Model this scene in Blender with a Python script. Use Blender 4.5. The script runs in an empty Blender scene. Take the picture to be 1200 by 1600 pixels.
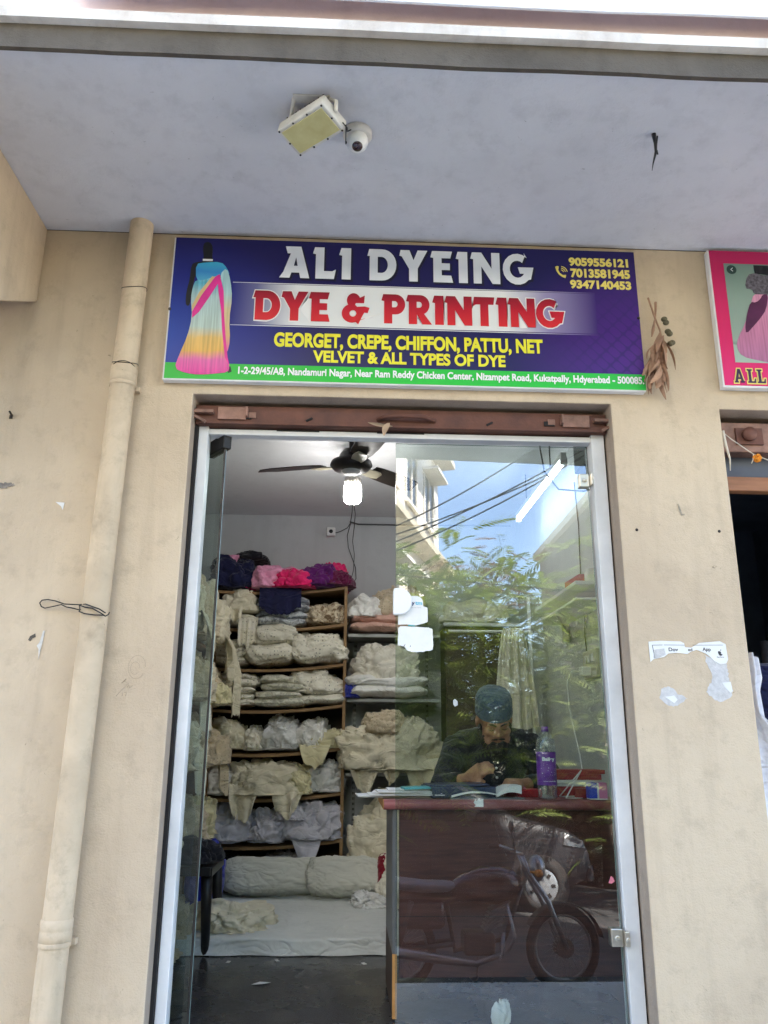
import bpy, math, random
import numpy as np
from mathutils import Vector, Matrix, Euler

SC = bpy.context.scene
COL = SC.collection
R = math.radians

# ------------------------------------------------------------------ camera
cam_d = bpy.data.cameras.new("camera")
cam = bpy.data.objects.new("camera", cam_d)
COL.objects.link(cam)
cam_d.sensor_fit = 'AUTO'; cam_d.sensor_width = 36.0; cam_d.lens = 28.125
cam_d.clip_start = 0.05; cam_d.clip_end = 2000
_yaw, _pitch, _roll = R(2.5), R(16.1), R(0.38)
_r = Vector((math.cos(_yaw), -math.sin(_yaw), 0))
_f = Vector((math.sin(_yaw)*math.cos(_pitch), math.cos(_yaw)*math.cos(_pitch), math.sin(_pitch)))
_u = _r.cross(_f)
_rr = _r*math.cos(_roll)+_u*math.sin(_roll); _uu = -_r*math.sin(_roll)+_u*math.cos(_roll)
_m = Matrix((_rr, _uu, -_f)).transposed().to_4x4()
_m.translation = Vector((0, -2.9, 0.97))
cam.matrix_world = _m
SC.camera = cam

# ------------------------------------------------------------------ light
SUN_EL, SUN_ROT = R(56), R(38)          # behind the shop building, to the right
W = bpy.data.worlds.new("World"); SC.world = W; W.use_nodes = True
_nt = W.node_tree
_bg = _nt.nodes["Background"]
_sky = _nt.nodes.new("ShaderNodeTexSky"); _sky.sky_type = 'NISHITA'; _sky.sun_disc = False
_sky.sun_elevation = SUN_EL; _sky.sun_rotation = SUN_ROT
_sky.air_density = 1.0; _sky.dust_density = 0.6; _sky.ozone_density = 1.5
_nt.links.new(_sky.outputs[0], _bg.inputs[0]); _bg.inputs[1].default_value = 0.13
sun_d = bpy.data.lights.new("sun", 'SUN'); sun_d.energy = 5.0; sun_d.angle = R(0.5); sun_d.color = (1, .955, .88)
sun = bpy.data.objects.new("sun", sun_d); COL.objects.link(sun)
_sd = Vector((math.sin(SUN_ROT)*math.cos(SUN_EL), math.cos(SUN_ROT)*math.cos(SUN_EL), math.sin(SUN_EL)))
sun.rotation_euler = (-_sd).to_track_quat('-Z', 'Y').to_euler(); sun.location = (6, 8, 20)

SC.view_settings.view_transform = 'Standard'; SC.view_settings.look = 'None'
SC.view_settings.gamma = 1; SC.view_settings.use_curve_mapping = False
SC.view_settings.exposure = 3.28
SC.render.engine = 'CYCLES'
SC.cycles.use_denoising = True; SC.cycles.denoising_prefilter = 'NONE'; SC.cycles.use_adaptive_sampling = False
SC.cycles.max_bounces = 10; SC.cycles.diffuse_bounces = 6; SC.cycles.transparent_max_bounces = 16
SC.cycles.caustics_reflective = False; SC.cycles.caustics_refractive = False
SC.cycles.sample_clamp_indirect = 6

BULB_L, TUBE_L = 10.0, 2.0

# ------------------------------------------------------------------ noise
_rng = np.random.RandomState(7)
_perm = np.concatenate([_rng.permutation(256)]*3)
_grad = _rng.normal(size=(256, 3)); _grad /= np.linalg.norm(_grad, axis=1)[:, None]
def perlin(P):
    P = np.asarray(P, float)
    i = np.floor(P).astype(int); f = P-i; i &= 255
    w = f*f*f*(f*(f*6-15)+10)
    out = 0
    for dx in (0, 1):
        for dy in (0, 1):
            for dz in (0, 1):
                h = _perm[_perm[_perm[i[:, 0]+dx]+i[:, 1]+dy]+i[:, 2]+dz]
                d = f-np.array([dx, dy, dz])
                g = (_grad[h]*d).sum(1)
                k = (w[:, 0] if dx else 1-w[:, 0])*(w[:, 1] if dy else 1-w[:, 1])*(w[:, 2] if dz else 1-w[:, 2])
                out = out+g*k
    return out*1.5

# ------------------------------------------------------------------ mesh builder
class MB:
    def __init__(s): s.v = []; s.f = []; s.m = []; s.s = []
    def add(s, verts, faces, mi=0, smooth=False):
        o = len(s.v); s.v.extend([tuple(float(c) for c in p) for p in verts])
        for f in faces:
            s.f.append([o+i for i in f]); s.m.append(mi); s.s.append(smooth)
        return s
    def box(s, x0, x1, y0, y1, z0, z1, mi=0):
        v = [(x0,y0,z0),(x1,y0,z0),(x1,y1,z0),(x0,y1,z0),(x0,y0,z1),(x1,y0,z1),(x1,y1,z1),(x0,y1,z1)]
        return s.add(v, [(0,3,2,1),(4,5,6,7),(0,1,5,4),(1,2,6,5),(2,3,7,6),(3,0,4,7)], mi)
    def obox(s, c, size, rot, mi=0):
        M = Euler(rot).to_matrix(); hx, hy, hz = [k/2 for k in size]
        v = [Vector(c)+M @ Vector((a*hx, b*hy, d*hz)) for d in (-1,1) for a, b in ((-1,-1),(1,-1),(1,1),(-1,1))]
        return s.add(v, [(0,3,2,1),(4,5,6,7),(0,1,5,4),(1,2,6,5),(2,3,7,6),(3,0,4,7)], mi)
    def tube(s, path, r, n=8, mi=0, caps=True, closed=False, smooth=True):
        pts = [Vector(p) for p in path]; N = len(pts)
        rs = r if isinstance(r, (list, tuple)) else [r]*N
        verts = []; up = None
        for i, p in enumerate(pts):
            if closed: t = pts[(i+1) % N]-pts[i-1]
            else: t = pts[min(i+1, N-1)]-pts[max(i-1, 0)]
            if t.length < 1e-9: t = Vector((0, 0, 1))
            t.normalize()
            if up is None:
                up = Vector((0, 0, 1)) if abs(t.z) < .9 else Vector((1, 0, 0))
            a = up-t*up.dot(t)
            if a.length < 1e-6: a = t.orthogonal()
            a.normalize(); up = a
            b = t.cross(a)
            for k in range(n):
                an = 2*math.pi*k/n
                verts.append(p+(a*math.cos(an)+b*math.sin(an))*rs[i])
        faces = []
        for i in range(N if closed else N-1):
            j = (i+1) % N
            for k in range(n):
                l = (k+1) % n
                faces.append((i*n+k, i*n+l, j*n+l, j*n+k))
        s.add(verts, faces, mi, smooth)
        if caps and not closed:
            o = len(s.v)-N*n
            s.f.append([o+k for k in reversed(range(n))]); s.m.append(mi); s.s.append(False)
            s.f.append([o+(N-1)*n+k for k in range(n)]); s.m.append(mi); s.s.append(False)
        return s
    def lathe(s, prof, c=(0,0,0), axis='z', n=24, mi=0, smooth=True, rot=None):
        verts = []; M = rot
        for r, h in prof:
            for k in range(n):
                a = 2*math.pi*k/n
                p = (r*math.cos(a), r*math.sin(a), h)
                if axis == 'y': p = (p[0], h, p[1])
                elif axis == 'x': p = (h, p[0], p[1])
                p = Vector(p)
                if M: p = M @ p
                verts.append(p+Vector(c))
        faces = []
        for i in range(len(prof)-1):
            for k in range(n):
                l = (k+1) % n
                q = (i*n+k, i*n+l, (i+1)*n+l, (i+1)*n+k)
                faces.append(q if axis != 'y' else q[::-1])
        s.add(verts, faces, mi, smooth)
        return s
    def prism(s, poly, d0, d1, plane='xz', mi=0):
        n = len(poly)
        def P(p, d):
            return {'xz': (p[0], d, p[1]), 'xy': (p[0], p[1], d), 'yz': (d, p[0], p[1])}[plane]
        v = [P(p, d0) for p in poly]+[P(p, d1) for p in poly]
        f = [list(range(n)), [2*n-1-i for i in range(n)]]
        for i in range(n):
            j = (i+1) % n; f.append((j, i, n+i, n+j))
        return s.add(v, f, mi)
    def grid(s, G, mi=0, smooth=True, wrap=False):
        G = np.asarray(G); nu, nv = G.shape[:2]
        f = []
        for i in range(nu if wrap else nu-1):
            for j in range(nv-1):
                k = (i+1) % nu
                f.append((i*nv+j, k*nv+j, k*nv+j+1, i*nv+j+1))
        return s.add(G.reshape(-1, 3), f, mi, smooth)
    def ell(s, c, r, n=12, mi=0, rot=None):
        v = []; f = []
        for i in range(n+1):
            ph = -math.pi/2+math.pi*i/n
            for k in range(2*n):
                a = math.pi*k/n
                p = Vector((r[0]*math.cos(ph)*math.cos(a), r[1]*math.cos(ph)*math.sin(a), r[2]*math.sin(ph)))
                if rot: p = rot @ p
                v.append(p+Vector(c))
        m = 2*n
        for i in range(n):
            for k in range(m):
                l = (k+1) % m
                f.append((i*m+k, i*m+l, (i+1)*m+l, (i+1)*m+k))
        return s.add(v, f, mi, True)
    def merge(s, o, mi=None):
        off = len(s.v); s.v.extend(o.v)
        for f, m, sm in zip(o.f, o.m, o.s):
            s.f.append([off+i for i in f]); s.m.append(m if mi is None else mi); s.s.append(sm)
        return s

def world_loc(o):
    v = Vector((0, 0, 0))
    while o: v += o.location; o = o.parent
    return v
def obj(name, mb, mats, parent=None, loc=None, bevel=0, seg=2, autosmooth=False):
    """one mesh object; geometry is given in world metres, the origin put at loc (or at the parent's)"""
    org = Vector(loc) if loc is not None else (world_loc(parent) if parent else Vector((0, 0, 0)))
    me = bpy.data.meshes.new(name)
    me.from_pydata([tuple(Vector(p)-org) for p in mb.v], [], mb.f)
    me.polygons.foreach_set('material_index', mb.m); me.polygons.foreach_set('use_smooth', mb.s)
    for m in (mats if isinstance(mats, (list, tuple)) else [mats]): me.materials.append(m)
    me.update()
    o = bpy.data.objects.new(name, me); COL.objects.link(o)
    if parent: o.parent = parent; o.location = org-world_loc(parent)
    else: o.location = org
    if bevel:
        b = o.modifiers.new('bevel', 'BEVEL'); b.width = bevel; b.segments = seg; b.limit_method = 'ANGLE'; b.angle_limit = R(40)
    return o
def tag(o, label, cat, group=None, kind=None):
    if label: o['label'] = label
    if cat: o['category'] = cat
    if group: o['group'] = group
    if kind: o['kind'] = kind
    return o
def thing(name, label, cat, loc, group=None):
    o = bpy.data.objects.new(name, None); COL.objects.link(o); o.location = loc
    o.empty_display_size = .1
    return tag(o, label, cat, group)
def copy_tree(o, parent=None):
    c = o.copy(); COL.objects.link(c)
    if parent: c.parent = parent
    for ch in [k for k in bpy.data.objects if k.parent == o and k != c]:
        copy_tree(ch, c)
    return c
def remeshed(mb, voxel, smooth=6, fac=.5):
    """fuse overlapping shapes into ONE continuous surface"""
    me = bpy.data.meshes.new('tmp'); me.from_pydata(mb.v, [], mb.f); me.update()
    o = bpy.data.objects.new('tmp', me); COL.objects.link(o)
    r = o.modifiers.new('r', 'REMESH'); r.mode = 'VOXEL'; r.voxel_size = voxel
    if smooth:
        k = o.modifiers.new('s', 'SMOOTH'); k.iterations = smooth; k.factor = fac
    dg = bpy.context.evaluated_depsgraph_get(); dg.update()
    e = o.evaluated_get(dg); m2 = e.to_mesh()
    out = MB(); out.add([tuple(v.co) for v in m2.vertices], [tuple(p.vertices) for p in m2.polygons], 0, True)
    e.to_mesh_clear(); bpy.data.objects.remove(o); bpy.data.meshes.remove(me)
    return out

# ------------------------------------------------------------------ materials
def _new(name):
    m = bpy.data.materials.new(name); m.use_nodes = True
    nt = m.node_tree; b = nt.nodes["Principled BSDF"]
    return m, nt, b
def _coord(nt, scale=None):
    tc = nt.nodes.new("ShaderNodeTexCoord"); out = tc.outputs['Object']
    if scale:
        mp = nt.nodes.new("ShaderNodeMapping"); mp.inputs['Scale'].default_value = scale
        nt.links.new(out, mp.inputs[0]); out = mp.outputs[0]
    return out
def _noise(nt, vec, scale, detail=4, rough=.55, dist=0):
    n = nt.nodes.new("ShaderNodeTexNoise"); n.inputs['Scale'].default_value = scale
    n.inputs['Detail'].default_value = detail; n.inputs['Roughness'].default_value = rough
    n.inputs['Distortion'].default_value = dist
    nt.links.new(vec, n.inputs['Vector']); return n.outputs['Fac']
def _ramp(nt, fac, stops, interp='LINEAR'):
    r = nt.nodes.new("ShaderNodeValToRGB"); r.color_ramp.interpolation = interp
    e = r.color_ramp.elements
    while len(e) < len(stops): e.new(.5)
    for k, (p, c) in enumerate(stops):
        e[k].position = p; e[k].color = (*c, 1) if len(c) == 3 else c
    nt.links.new(fac, r.inputs[0]); return r.outputs[0]
def _mix(nt, fac, a, b, mode='MIX'):
    n = nt.nodes.new("ShaderNodeMix"); n.data_type = 'RGBA'; n.blend_type = mode
    for sock, v in ((n.inputs['Factor'], fac), (n.inputs[6], a), (n.inputs[7], b)):
        if isinstance(v, (int, float)): sock.default_value = v
        elif isinstance(v, (tuple, list)): sock.default_value = (*v, 1)
        else: nt.links.new(v, sock)
    return n.outputs[2]
def _math(nt, op, a, b=None):
    n = nt.nodes.new("ShaderNodeMath"); n.operation = op
    for i, v in enumerate((a, b)):
        if v is None: continue
        if isinstance(v, (int, float)): n.inputs[i].default_value = v
        else: nt.links.new(v, n.inputs[i])
    return n.outputs[0]
def _bump(nt, b, h, strength, dist=.01):
    n = nt.nodes.new("ShaderNodeBump"); n.inputs['Strength'].default_value = strength; n.inputs['Distance'].default_value = dist
    nt.links.new(h, n.inputs['Height'])
    nt.links.new(n.outputs[0], b.inputs['Normal'])
def pmat(name, c, rough=.7, var=.12, vs=4.0, bump=.15, bs=60.0, metal=0.0, spec=.4, c2=None, stretch=None, sub=0, trans=0):
    m, nt, b = _new(name)
    v = _coord(nt, stretch)
    n = _noise(nt, v, vs, 5, .6)
    lo = tuple(max(0, k*(1-var)) for k in c) if c2 is None else c2
    hi = tuple(min(1, k*(1+var)) for k in c) if c2 is None else c
    col = _ramp(nt, n, [(.3, lo), (.7, hi)])
    nt.links.new(col, b.inputs['Base Color'])
    b.inputs['Roughness'].default_value = rough; b.inputs['Metallic'].default_value = metal
    b.inputs['Specular IOR Level'].default_value = spec
    if bump:
        _bump(nt, b, _noise(nt, v, bs, 3), bump, .004)
    if trans:
        b.inputs['Transmission Weight'].default_value = trans
    return m
def axis_mat(name, axis, lo, hi, stops, rough=.35, noise=0.0, pleat=0.0):
    """printed colour gradient along a local axis"""
    m, nt, b = _new(name)
    v = _coord(nt); sep = nt.nodes.new("ShaderNodeSeparateXYZ"); nt.links.new(v, sep.inputs[0])
    a = sep.outputs['XYZ'.index(axis)]
    mr = nt.nodes.new("ShaderNodeMapRange"); mr.inputs[1].default_value = lo; mr.inputs[2].default_value = hi
    nt.links.new(a, mr.inputs[0]); f = mr.outputs[0]
    if noise:
        f = _math(nt, 'ADD', f, _math(nt, 'MULTIPLY', _math(nt, 'SUBTRACT', _noise(nt, v, 14, 3), .5), noise))
    col = _ramp(nt, f, stops)
    if pleat:
        w = _noise(nt, _coord(nt, (60, 1, 2.5)), 1.6, 2)
        col = _mix(nt, 1.0, col, _ramp(nt, w, [(.35, (1-pleat,)*3), (.6, (1, 1, 1))]), 'MULTIPLY')
    nt.links.new(col, b.inputs['Base Color']); b.inputs['Roughness'].default_value = rough
    b.inputs['Specular IOR Level'].default_value = .3
    return m

def wall_paint(name, c, stain, dirt_scale=1.2, bump=.5, speck=True, amount=.7):
    m, nt, b = _new(name)
    v = _coord(nt)
    n1 = _noise(nt, v, dirt_scale, 6, .62, .4)
    col = _mix(nt, _ramp(nt, n1, [(.42, (0,)*3), (.72, (amount,)*3)]), c, stain)
    n2 = _noise(nt, v, 9, 6, .7)
    col = _mix(nt, _ramp(nt, n2, [(.52, (0,)*3), (.8, (amount*.75,)*3)]), col, tuple(k*.68 for k in stain))
    n3 = _noise(nt, _coord(nt, (3.2, 3.2, .35)), 3.0, 4, .6)      # faint vertical rain streaks
    col = _mix(nt, _ramp(nt, n3, [(.52, (0,)*3), (.78, (amount*.6,)*3)]), col, tuple(k*.78 for k in stain))
    if speck:
        n4 = _noise(nt, v, 34, 5, .75, .6)
        col = _mix(nt, _ramp(nt, n4, [(.675, (0,)*3), (.73, (.8,)*3)]), col, tuple(k*.35 for k in stain))
    nt.links.new(col, b.inputs['Base Color']); b.inputs['Roughness'].default_value = .85
    b.inputs['Specular IOR Level'].default_value = .2
    h = _math(nt, 'ADD', _math(nt, 'MULTIPLY', _noise(nt, v, 170, 4, .7), .5), _math(nt, 'MULTIPLY', _noise(nt, v, 14, 4, .6), 1.4))
    _bump(nt, b, h, bump, .008)
    return m

def cloth(name, c, rough=.85, dots=None, dot_scale=55, sheen=.2, var=.12, gloss=0, stripes=None):
    m, nt, b = _new(name)
    v = _coord(nt)
    n = _noise(nt, v, 3.5, 5, .65)
    col = _ramp(nt, n, [(.28, tuple(k*(1-var*1.6) for k in c)), (.72, tuple(min(1, k*(1+var)) for k in c))])
    if dots:
        vo = nt.nodes.new("ShaderNodeTexVoronoi"); vo.inputs['Scale'].default_value = dot_scale
        vo.inputs['Randomness'].default_value = .35
        nt.links.new(v, vo.inputs['Vector'])
        col = _mix(nt, _ramp(nt, vo.outputs['Distance'], [(.16, (.85,)*3), (.24, (0,)*3)]), col, dots)
    if stripes:
        w = _noise(nt, v, 22, 4, .7, 1.2)
        col = _mix(nt, _ramp(nt, w, [(.47, (0,)*3), (.56, (.9,)*3)]), col, stripes)
    nt.links.new(col, b.inputs['Base Color']); b.inputs['Roughness'].default_value = rough
    b.inputs['Sheen Weight'].default_value = sheen; b.inputs['Specular IOR Level'].default_value = .25+gloss
    cr = _math(nt, 'ABSOLUTE', _math(nt, 'SUBTRACT', _noise(nt, _coord(nt, (1, 1, 1.8)), 6, 2, .5, 1.0), .5))
    h = _math(nt, 'ADD', _math(nt, 'MULTIPLY', _noise(nt, v, 9, 3, .5, .8), .7), _math(nt, 'MULTIPLY', _math(nt, 'MINIMUM', cr, .12), 4.0))
    _bump(nt, b, h, .6, .02)
    return m
def emis(name, c, s):
    m, nt, b = _new(name)
    b.inputs['Base Color'].default_value = (.9, .9, .9, 1)
    b.inputs['Emission Color'].default_value = (*c, 1); b.inputs['Emission Strength'].default_value = s
    return m
def pane_glass(name, tint, gain=2.0, dirt=.0):
    """thin window glass: see-through with a Fresnel mirror on the face towards the light"""
    m = bpy.data.materials.new(name); m.use_nodes = True; nt = m.node_tree; nt.nodes.clear()
    out = nt.nodes.new("ShaderNodeOutputMaterial")
    tr = nt.nodes.new("ShaderNodeBsdfTransparent"); tr.inputs[0].default_value = (*tint, 1)
    gl = nt.nodes.new("ShaderNodeBsdfGlossy"); gl.inputs['Roughness'].default_value = 0.0
    fr = nt.nodes.new("ShaderNodeFresnel"); fr.inputs[0].default_value = 1.5
    ge = nt.nodes.new("ShaderNodeNewGeometry")
    k = _math(nt, 'MULTIPLY', _math(nt, 'MULTIPLY', fr.outputs[0], gain), _math(nt, 'SUBTRACT', 1.0, ge.outputs['Backfacing']))
    k = _math(nt, 'MINIMUM', k, 1.0)
    mx = nt.nodes.new("ShaderNodeMixShader")
    nt.links.new(k, mx.inputs[0]); nt.links.new(tr.outputs[0], mx.inputs[1]); nt.links.new(gl.outputs[0], mx.inputs[2])
    last = mx.outputs[0]
    if dirt:
        df = nt.nodes.new("ShaderNodeBsdfDiffuse"); df.inputs[0].default_value = (.7, .7, .68, 1)
        v = _coord(nt); n = _noise(nt, v, 5, 6, .7, .5)
        f = _math(nt, 'MULTIPLY', _ramp(nt, n, [(.35, (.15,)*3), (.75, (1,)*3)]), dirt)
        m2 = nt.nodes.new("ShaderNodeMixShader"); nt.links.new(f, m2.inputs[0])
        nt.links.new(last, m2.inputs[1]); nt.links.new(df.outputs[0], m2.inputs[2]); last = m2.outputs[0]
    nt.links.new(last, out.inputs[0])
    return m

M = {}
M['cream'] = wall_paint('cream_plaster', (.625, .505, .36), (.46, .355, .25))
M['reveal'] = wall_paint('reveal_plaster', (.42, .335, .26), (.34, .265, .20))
M['soffit'] = wall_paint('soffit_paint', (.68, .685, .725), (.53, .535, .57), 1.6, .35, True, .5)
M['concrete'] = wall_paint('bare_cement', (.135, .115, .092), (.075, .063, .05), 3, .6)
M['moulding'] = wall_paint('white_moulding', (.80, .75, .68), (.42, .32, .24), 3.5, .3, True, .6)
M['pinkwall'] = wall_paint('pink_paint', (.90, .72, .68), (.70, .49, .43), 2, .25, False, .4)
M['whitewash'] = wall_paint('white_wall', (.56, .575, .59), (.49, .50, .51), 1.5, .15, False, .4)
M['ceilwhite'] = wall_paint('white_ceiling', (.74, .75, .77), (.68, .69, .70), 1.2, .15, False, .3)
M['steelwhite'] = pmat('white_powder_coat', (.72, .715, .705), .45, .12, 5, .05, 80)
M['sheetwhite'] = wall_paint('white_metal_sheet', (.80, .80, .80), (.62, .52, .44), 3, .1, False, .35)
M['rust'] = pmat('rusty_brown_steel', (.165, .068, .045), .6, .35, 9, .35, 60, .25, .4, c2=(.085, .04, .032))
M['rustlight'] = pmat('worn_brown_steel', (.27, .15, .11), .6, .4, 14, .4, 70, .2)
M['darkgap'] = pmat('dark_rubber', (.018, .015, .014), .8, .3)
M['darksteel'] = pmat('dark_steel', (.035, .032, .03), .45, .3, 20, .1, 90, .6)
M['chrome'] = pmat('dull_chrome', (.62, .58, .50), .3, .1, 20, .05, 90, .9)
M['glass'] = pane_glass('pane_glass', (.875, .925, .905), 5.0, .003)
M['glassleaf'] = pane_glass('leaf_glass', (.80, .875, .85), 1.6, .05)
M['glassedge'] = pmat('green_glass_edge', (.20, .30, .275), .15, .2, 20, 0, spec=.8)
M['wood'] = pmat('shelf_wood', (.36, .22, .10), .6, .25, 6, .15, 40, stretch=(1, 8, 8), c2=(.22, .125, .055))
M['darkwood'] = pmat('dark_brown_board', (.075, .052, .038), .7, .3, 4, .1, 40)
M['black'] = pmat('black_plastic', (.018, .018, .02), .4, .3, 12, .05)
M['white'] = pmat('white_plastic', (.78, .78, .77), .35, .05)
M['paper'] = pmat('white_paper', (.76, .755, .73), .7, .05, 20, .05)
M['dirtypaper'] = pmat('torn_paper_backing', (.56, .545, .53), .85, .14, 60, .3, 200)
# ================================================================== SETTING
def struct(name, mb, mats, label=None, **k):
    o = obj(name, mb, mats, **k); o['kind'] = 'structure'
    if label: o['label'] = label
    return o
M['road'] = pmat('asphalt', (.038, .037, .037), .85, .3, 1.5, .5, 120)
M['earth'] = pmat('dusty_ground', (.24, .19, .14), .95, .25, .4, .4, 20)
g = MB().box(-300, 300, -300, 300, -1.5, -.74)
struct('ground', g, M['earth'])
g = MB().box(-120, 120, -10.1, -1.0, -.9, -.70)
struct('road', g, M['road'])

# ------------------------------------------------------------------ the shop building
B = thing('shop_building', 'cream two-tone shop building with canopy slab above the dye shop door', 'building', (0, 0, -.7))
# front wall: one outline with the two door openings cut from below
outl = [(-5, 0), (-.62, 0), (-.62, 2.273), (1.027, 2.273), (1.027, 0), (1.4695, 0), (1.4695, 2.262), (3.3, 2.262), (3.3, 0), (7, 0), (7, 2.99), (-5, 2.99)]
mb = MB(); mb.prism(outl, 0, .2, 'xz')
# inner reveals get a darker plaster
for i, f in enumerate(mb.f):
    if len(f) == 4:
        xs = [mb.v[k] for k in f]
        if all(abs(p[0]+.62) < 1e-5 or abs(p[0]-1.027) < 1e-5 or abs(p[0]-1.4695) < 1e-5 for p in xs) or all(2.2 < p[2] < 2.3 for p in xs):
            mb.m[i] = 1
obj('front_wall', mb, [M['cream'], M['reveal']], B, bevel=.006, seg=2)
M['pave'] = pmat('pale_bounce_paving', (.50, .485, .45), .85, .15, 2.5, .3, 60)  # kept pale so the unseen ground bounces light up the front
obj('plinth', MB().box(-5, 7, -.95, .2, -.7, -.03), M['pave'], B, bevel=.01)
obj('entrance_step', MB().box(-1.2, 1.8, -1.3, -.95, -.7, -.36), M['pave'], B, bevel=.012)
pv = MB().box(-60, 60, -3.0, -1.0, -.71, -.62)
struct('bounce_pavement', pv, M['pave'])  # unseen pale strip added to bounce light onto soffit and lower wall
# canopy
obj('canopy_slab', MB().box(-5, 7, -.905, 0, 2.99, 3.12), M['soffit'], B)
fas = MB()
ns = 90
fl = []
for i in range(ns+1):
    x = -5+12*i/ns
    q = perlin(np.array([[x*3.1, 0.3, 0.7], [x*9.0, 4.3, 2.7]]))
    fl.append((x, 2.976+.005*q[0]+.0035*q[1], 3.068+.006*q[1]))
v = []; f = []
for x, a, b in fl:
    v += [(x, -.905, a+.004), (x, -.925, a), (x, -.925, b), (x, -.905, b)]
for i in range(ns):
    for k in range(4):
        f.append((i*4+k, (i+1)*4+k, (i+1)*4+(k+1) % 4, i*4+(k+1) % 4))
fas.add(v, f)
obj('fascia_band', fas, M['concrete'], B)
mo = MB(); v = []; f = []
for i in range(ns+1):
    x = -5+12*i/ns
    q = perlin(np.array([[x*4.1, 8.3, 0.7]]))[0]*.003
    v += [(x, -.905, 3.066+q), (x, -.950, 3.069+q), (x, -.953, 3.104+q), (x, -.905, 3.108)]
for i in range(ns):
    for k in range(4):
        f.append((i*4+k, (i+1)*4+k, (i+1)*4+(k+1) % 4, i*4+(k+1) % 4))
mo.add(v, f)
obj('moulding', mo, M['moulding'], B)
obj('upper_facade', MB().box(-5, 7, -.905, -.70, 3.12, 3.7).box(-5, 7, -.906, -.70, 3.7, 12.8), M['pinkwall'], B)
obj('roof_slab', MB().box(-5, 7, -.70, 9, 12.5, 12.8), M['concrete'], B)
obj('side_wall', MB().box(-5, -4.8, .2, 9, -.7, 12.5), M['cream'], B)
obj('side_wall', MB().box(6.8, 7, .2, 9, -.7, 12.5), M['cream'], B)
obj('rear_wall', MB().box(-4.8, 6.8, 8.8, 9, -.7, 12.5), M['cream'], B)
obj('upper_floor', MB().box(-4.8, 6.8, -.70, 8.8, 3.12, 3.3), M['concrete'], B)
# sloping rib under the canopy at the far left
beam = [(0, 2.9895), (0, 2.655), (-.474, 2.379), (-.905, 2.13), (-.905, 2.9895)]
mb = MB(); mb.prism(beam, -1.6, -1.265, 'yz')
obj('canopy_rib', mb, M['cream'], B, bevel=.006)

# ---- shop interior
XL, XR, YB, ZC = -1.25, 1.24, 2.85, 2.59
fl_m, nt, b = _new('dark_granite_floor')
v_ = _coord(nt)
c_ = _ramp(nt, _noise(nt, v_, 60, 4, .7), [(.35, (.010, .010, .010)), (.7, (.075, .07, .07))])
c_ = _mix(nt, _ramp(nt, _noise(nt, _coord(nt, (2, 6, 1)), 3.0, 4), [(.5, (0,)*3), (.8, (.25,)*3)]), c_, (.12, .11, .12))
nt.links.new(c_, b.inputs['Base Color']); nt.links.new(_ramp(nt, _noise(nt, v_, 5, 5, .65), [(.3, (.16,)*3), (.75, (.42,)*3)]), b.inputs['Roughness'])
M['granite'] = fl_m
obj('shop_floor', MB().box(-5, 7, .2, 8.8, -.2, -.0).box(-.62, 1.027, 0, .2, -.03, 0).box(1.4695, 3.3, 0, .2, -.03, 0), M['granite'], B)
obj('interior_ceiling', MB().box(XL-.1, XR+.1, .2, YB+.1, ZC, ZC+.1), M['ceilwhite'], B)
obj('back_wall', MB().box(XL, XR, YB, YB+.1, 0, ZC), M['whitewash'], B)
obj('left_wall', MB().box(XL-.1, XL, .2, YB+.1, 0, ZC), M['whitewash'], B)
obj('right_wall', MB().box(XR, XR+.1, .2, YB+.1, 0, ZC), M['whitewash'], B)
# ---- shutter housing above the door
sb = MB().box(-.618, 1.025, .06, .13, 2.172, 2.254)
sh = obj('shutter_housing', sb, M['rust'], B, bevel=.004)
lip = MB().box(-.60, 1.01, .05, .0595, 2.172, 2.179)
obj('lower_lip', lip, M['rust'], sh, bevel=.002)
def lockplate(cx, sgn):
    m = MB()
    m.box(cx-.055, cx+.055, .052, .0598, 2.192, 2.245)
    m.box(cx-sgn*.115-.045, cx-sgn*.115+.045, .035, .0598, 2.212, 2.226)
    m.obox((cx-sgn*.13, .045, 2.192), (.07, .012, .012), (0, sgn*.5, 0))
    m.box(cx+sgn*.06-.004, cx+sgn*.06+.004, .03, .0598, 2.20, 2.24)
    m.box(cx-.01+sgn*.09-.015, cx-.01+sgn*.09+.015, .054, .0598, 2.20, 2.225)
    return m
obj('lock_bracket', lockplate(-.475, 1), M['rustlight'], sh, bevel=.002)
obj('lock_bracket', lockplate(.90, -1), M['rustlight'], sh, bevel=.002)
for cx in (-.41, .80):
    obj('bolt_slot', MB().box(cx-.03, cx+.012, .0545, .0597, 2.196, 2.215), M['darkgap'], sh)
hd = MB(); hd.tube([(.10, .058, 2.205), (.125, .038, 2.212), (.20, .032, 2.214), (.285, .032, 2.213), (.33, .058, 2.206)], .009, 8)
obj('pull_bar', hd, M['rust'], sh)
for cx in (-.17, .55):
    obj('keyhole', MB().obox((cx, .0575, 2.200), (.028, .004, .008), (0, -.5, 0)), M['darkgap'], sh)
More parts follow.
